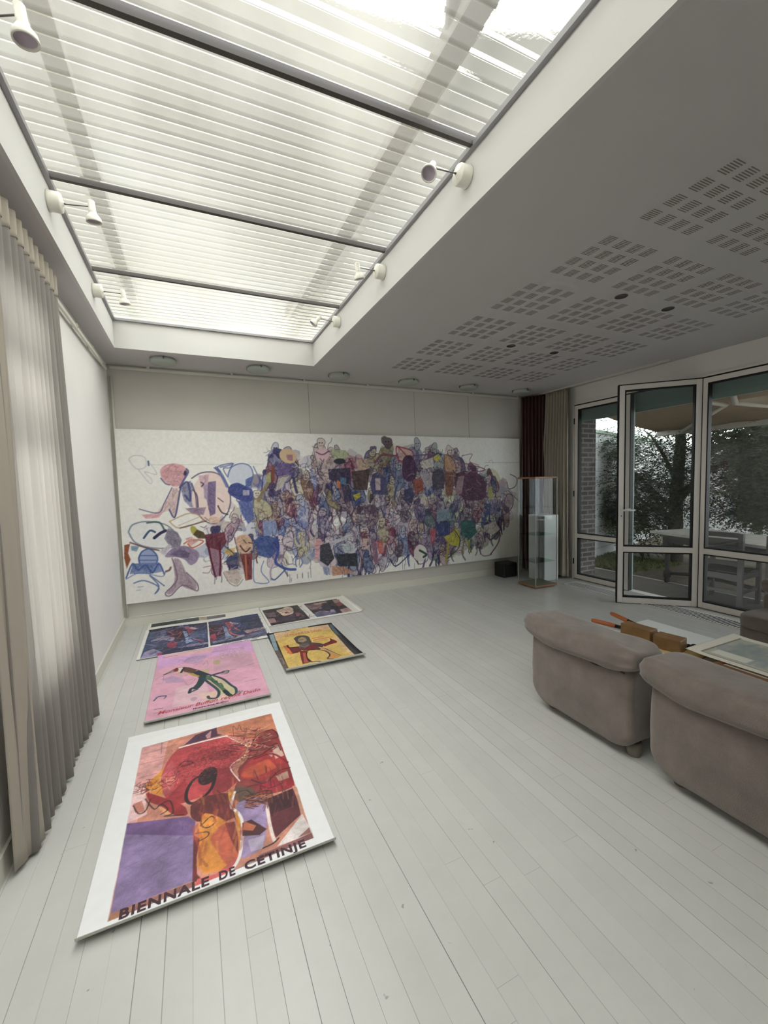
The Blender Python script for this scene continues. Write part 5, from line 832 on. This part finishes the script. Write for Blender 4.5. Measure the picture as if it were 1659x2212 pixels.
grid_mesh('painted_sheet',cw_,lambda X,Y:(X,Y,.0015+.006*np.exp(-((H_-Y)/.06)**2)),M_paint,M_paper,t,.001)

# ------------------------------------------------------------------ outside
GZ=-.15
st(MB().box(XW+.28,7.0,-8,1.6,GZ-.1,GZ).build('floor_deck',M_deck))
tag(MB().box(7.0,7.03,-8,1.6,GZ-.08,GZ+.006).build('deck_edging',mat('pale_edging',(190,190,184),.6)),'pale edging strip along the front of the garden deck','edging')
st(MB().box(7.03,16,-9,7,GZ-.2,GZ-.02).build('ground',M_earth))
gr=MB(); r=random.Random(1)
for i in range(2600):
    x=r.uniform(7.05,8.6); y=r.uniform(-.5,1.6); h=r.uniform(.02,.06); a=r.uniform(0,PI); dx,dy=.012*math.cos(a),.012*math.sin(a)
    gr.add([(x-dx,y-dy,GZ-.02),(x+dx,y+dy,GZ-.02),(x+r.uniform(-.02,.02),y+r.uniform(-.02,.02),GZ-.02+h)],[(0,1,2)])
tag(gr.build('grass',M_grass),'thin mossy grass at the foot of the white garden wall','grass',kind='stuff')
WD=Vector((1.3988,.4649,0)).normalized(); WN=Vector((-WD.y,WD.x,0)); W0=Vector((8.05,.80,0))
def wallbox(a,b,c,d_,z0,z1):
    vs=[W0+WD*u+WN*v+Vector((0,0,z)) for z in (z0,z1) for v in (c,d_) for u in (a,b)]
    return MB().add(vs,[(0,2,3,1),(4,5,7,6),(0,1,5,4),(2,6,7,3),(0,4,6,2),(1,3,7,5)])
st(wallbox(-2.6,9,0,.2,-.3,2.28).build('wall_garden',M_blockwall))
st(wallbox(-2.6,9,-.03,.23,2.28,2.34).build('trim_12',mat('mossy_coping',(150,168,150),.8)))
# wall that turns along the far side
st(MB().box(13.4,13.6,-9,4,-.3,2.2).build('wall_garden_far',M_blockwall))
t=tag(empty('brick_pier',(6.05,-.27,GZ)),'brown brick pier outside the left french door','pier')
MB().box(-.335,.28,-.23,.255,0,2.7).build('brickwork',M_brick,t)
# awning
t=tag(empty('awning',(0,0,0)),'brown canvas awning stretched out over the garden deck','awning')
cvs=MB(); nx_,ny_=10,30
vs=[(5.92+(8.02-5.92)*i/nx_, -.38-3.1*j/ny_, 2.56-.40*i/nx_-.05*math.sin(PI*i/nx_)+.008*math.sin(j*1.3)) for j in range(ny_+1) for i in range(nx_+1)]
cvs.add(vs,[(j*(nx_+1)+i,j*(nx_+1)+i+1,(j+1)*(nx_+1)+i+1,(j+1)*(nx_+1)+i) for j in range(ny_) for i in range(nx_)],0,True); c_o=cvs.build('canvas',M_awn,t); md=c_o.modifiers.new('s','SOLIDIFY'); md.thickness=.003
M_awm=mat('awning_metal',(168,160,146),.5)
MB().box(7.99,8.06,-3.5,-.36,2.09,2.17).build('front_bar',M_awm,t)
MB().box(5.90,5.98,-3.5,-.36,2.50,2.62).build('roller_case',M_awm,t)
for y0 in (-1.0,-2.9):
    sgn=-1 if y0>-2 else 1
    MB().tube([(5.95,y0+sgn*.5,2.46),(6.95,y0+sgn*.9,2.30)],.032,8).tube([(6.95,y0+sgn*.9,2.30),(8.0,y0+.25,2.12)],.028,8).build('folding_arm',M_awm,t)
# garden table
ta=math.radians(-15+5)
t=tag(empty('garden_table',(6.945,-.953,GZ),math.atan2(-.67,-.18)),'weathered garden table with turned legs behind the open french door','table')
MB().box(0,2.2,0,.86,.715,.75).build('tabletop',M_tablewood,t,bevel=.004)
MB().box(.16,2.04,.09,.12,.60,.715).box(.16,2.04,.74,.77,.60,.715).box(.16,.19,.12,.74,.60,.715).box(2.01,2.04,.12,.74,.60,.715).build('apron',M_chairwood,t)
for (x,y) in ((.19,.13),(2.0,.13),(.19,.73),(2.0,.73)):
    MB().lathe([(.03,0),(.045,.03),(.028,.055),(.048,.08),(.048,.16),(.026,.19),(.032,.30),(.042,.48),(.03,.51),(.044,.54)],(x,y,0),16).box(x-.045,x+.045,y-.045,y+.045,.54,.70).build('leg',M_chairwood,t)
MB().tube([(.19,.13,.13),(.5,.33,.16),(.8,.43,.13),(1.4,.43,.13),(2.0,.73,.13)],[.022,.03,.026,.026,.022],8).build('stretcher',M_chairwood,t)
def gchair():
    t=empty('garden_chair')
    for y in (-.24,.24): MB().box(-.025,.025,y-.025,y+.025,0,.88).build('leg',M_chairwood,t,bevel=.004)
    for y in (-.24,.24): MB().box(.42,.465,y-.022,y+.022,0,.60).build('leg',M_chairwood,t,bevel=.004)
    for y in (-.24,.24): MB().box(-.02,.50,y-.03,y+.03,.60,.625).build('armrest',M_chairwood,t,bevel=.004)
    b=MB()
    for z in (.50,.585,.67,.755,.83): b.box(-.012,.012,-.22,.22,z,z+.055)
    b.build('backrest',M_chairwood,t)
    s_=MB()
    for k in range(6): s_.box(.01+.078*k,.078+.078*k,-.235,.235,.40,.42)
    s_.build('seat',M_chairwood,t)
    MB().box(.0,.45,-.25,-.225,.34,.40).box(.0,.45,.225,.25,.34,.40).box(-.012,.012,-.22,.22,.33,.40).box(-.01,.01,-.22,.22,.17,.21).box(0,.45,-.245,-.23,.17,.21).box(0,.45,.23,.245,.17,.21).build('rails',M_chairwood,t)
    return t
g1=gchair(); g1.location=(6.38,-2.13,GZ); g1.rotation_euler=(0,0,.05); tag(g1,'dark slatted garden chair behind the fixed glass panel, left one','chair','slatted garden chairs')
g2=copy_tree(g1); g2.location=(6.40,-2.86,GZ); g2.rotation_euler=(0,0,-.08); tag(g2,'dark slatted garden chair at the right edge of the photo, mostly cut off','chair','slatted garden chairs')
# trees and shrubs
def tree(name,label,loc,trunk,branches,clumps,leaf_m,n,size,seed,needle=False,droop=.2):
    r=random.Random(seed); t=tag(empty(name,loc),label,'tree' if 'tree' in name else 'shrub')
    tb=MB().tube([(0,0,-.05),(.02,.01,trunk[1]*.4),(.05,-.03,trunk[1]*.75),(.02,.02,trunk[1])],[trunk[0]*1.25,trunk[0],trunk[0]*.8,trunk[0]*.45],12); tb.build('trunk',M_bark,t)
    bm_=MB()
    for (z0,dx,dy,dz,rad) in branches:
        bm_.tube([(0,0,z0),(dx*.4,dy*.4,z0+dz*.5),(dx*.75,dy*.75,z0+dz*.85),(dx,dy,z0+dz)],[rad,rad*.75,rad*.5,rad*.25],8)
    bm_.build('branches',M_bark,t)
    lf=MB(); per=n//len(clumps)
    for (cx,cy,cz,rx,ry,rz) in clumps:
        sprays=max(8,per//14)
        for q in range(sprays):
            while True:
                u=Vector((r.uniform(-1,1),r.uniform(-1,1),r.uniform(-1,1)))
                if .25<u.length<1: break
            p=Vector((cx+u.x*rx,cy+u.y*ry,cz+u.z*rz)); d=Vector((u.x+r.uniform(-.4,.4),u.y+r.uniform(-.4,.4),u.z*.4-droop)).normalized()
            L_=r.uniform(.6,1.4)*size*(5 if needle else 3)
            for k in range(14):
                f=k/14; c=p+d*L_*f+Vector((0,0,-.25*L_*f*f)); sd=Vector((d.y,-d.x,r.uniform(-.4,.4))).normalized()*(1 if k%2 else -1)
                ax=(d*.7+sd).normalized(); ln=size*r.uniform(.7,1.2)*(1-.4*f); wd=ln*(.24 if needle else .45); up=ax.cross(Vector((r.uniform(-.5,.5),r.uniform(-.5,.5),1))).normalized()*wd
                lf.add([c,c+ax*ln*.5+up,c+ax*ln,c+ax*ln*.5-up],[(0,1,2,3)])
    lf.build('foliage',leaf_m,t); return t
tree('yew_tree','dark feathery evergreen tree with a thick trunk behind the garden table',(8.75,-.25,GZ-.02),(.105,2.9),
    [(.55,.3,1.1,1.2,.05),(.9,-.2,1.0,.9,.045),(.75,-.3,.8,.5,.04),(1.2,.3,-1.2,.9,.05),(1.0,-.4,-.9,.8,.04),(1.5,.1,.7,1.0,.04),(1.9,-.5,-.3,.7,.03)],
    [(.0,.2,1.9,.8,.7,.5),(0,-.1,1.55,.7,.8,.5),(0,0,2.3,.9,1.0,.5),(-.1,.5,1.25,.5,.5,.4),(0,-.9,2.5,.8,.8,.5),(.1,-.6,2.1,.8,.8,.5),(-.2,.9,1.5,.6,.45,.35),(-.2,1.0,.9,.45,.40,.22),(-.1,1.3,.95,.4,.3,.15),(0,.6,1.2,.5,.5,.4),(.2,-.4,1.3,.6,.6,.5),(.1,-1.3,1.8,.8,.6,.6),(.3,-1.0,1.1,.6,.5,.4),(.0,.6,2.6,.9,.9,.4),(.2,-.6,2.8,.9,1.0,.4),(-.2,1.2,2.15,.5,.4,.2),(.1,.5,.75,.35,.35,.3)],
    M_leafd,80000,.07,3,True,.15)
tree('young_tree','broad leaved dark tree behind the fixed glass panel, left of the pale shrub',(9.1,-1.55,GZ-.02),(.05,2.3),
    [(.9,.2,.5,.9,.025),(1.0,-.1,-.6,.9,.025),(1.3,.2,-.4,.9,.02)],
    [(0,.1,1.5,.45,.5,.35),(0,.3,2.0,.5,.5,.5),(.1,-.8,1.55,.4,.5,.35),(.1,-.5,1.3,.4,.4,.3),(0,-.2,2.0,.6,.7,.4),(.1,.2,2.5,.8,.8,.4),(0,-.7,1.9,.5,.5,.35),(0,.1,1.05,.35,.35,.2),(.2,-1.2,2.4,.8,.8,.5)],M_leafm,44000,.085,5,False,.3)
tree('pale_shrub','pale yellow green shrub outside at the right edge of the photo',(10.2,-2.1,GZ-.02),(.03,1.2),
    [(.2,.2,.3,.8,.015),(.3,-.2,-.3,.8,.015)],[(0,.1,.8,.45,.4,.4),(0,-.3,1.2,.5,.5,.5),(.1,-.1,1.7,.5,.5,.4)],M_leafl,9000,.07,7,False,.5)
tree('low_shrub','low dark shrub at the foot of the white wall left of the table leg',(8.3,.05,GZ-.02),(.012,.6),
    [(.05,-.25,.3,.6,.009),(.05,.2,.35,.75,.010),(.08,-.3,-.1,.7,.009)],[(-.1,.25,.55,.30,.25,.22),(0,.0,.3,.22,.25,.12),(.1,-.1,.75,.2,.2,.2)],M_leafm,2600,.05,11,False,.2)
tree('background_tree','tall mixed greenery rising behind the garden wall',(12.2,-3.2,GZ-.02),(.12,3.5),
    [(1.2,.2,1.2,1.2,.05),(1.4,.2,-1.2,1.2,.05)],[(0,0,3.0,1.2,2.0,.9),(0,1.6,2.9,1.0,1.3,.8),(0,-1.8,2.6,1.0,1.4,.9),(0,0,1.8,.8,1.4,.6)],M_leafm,16000,.13,13,False,.2)
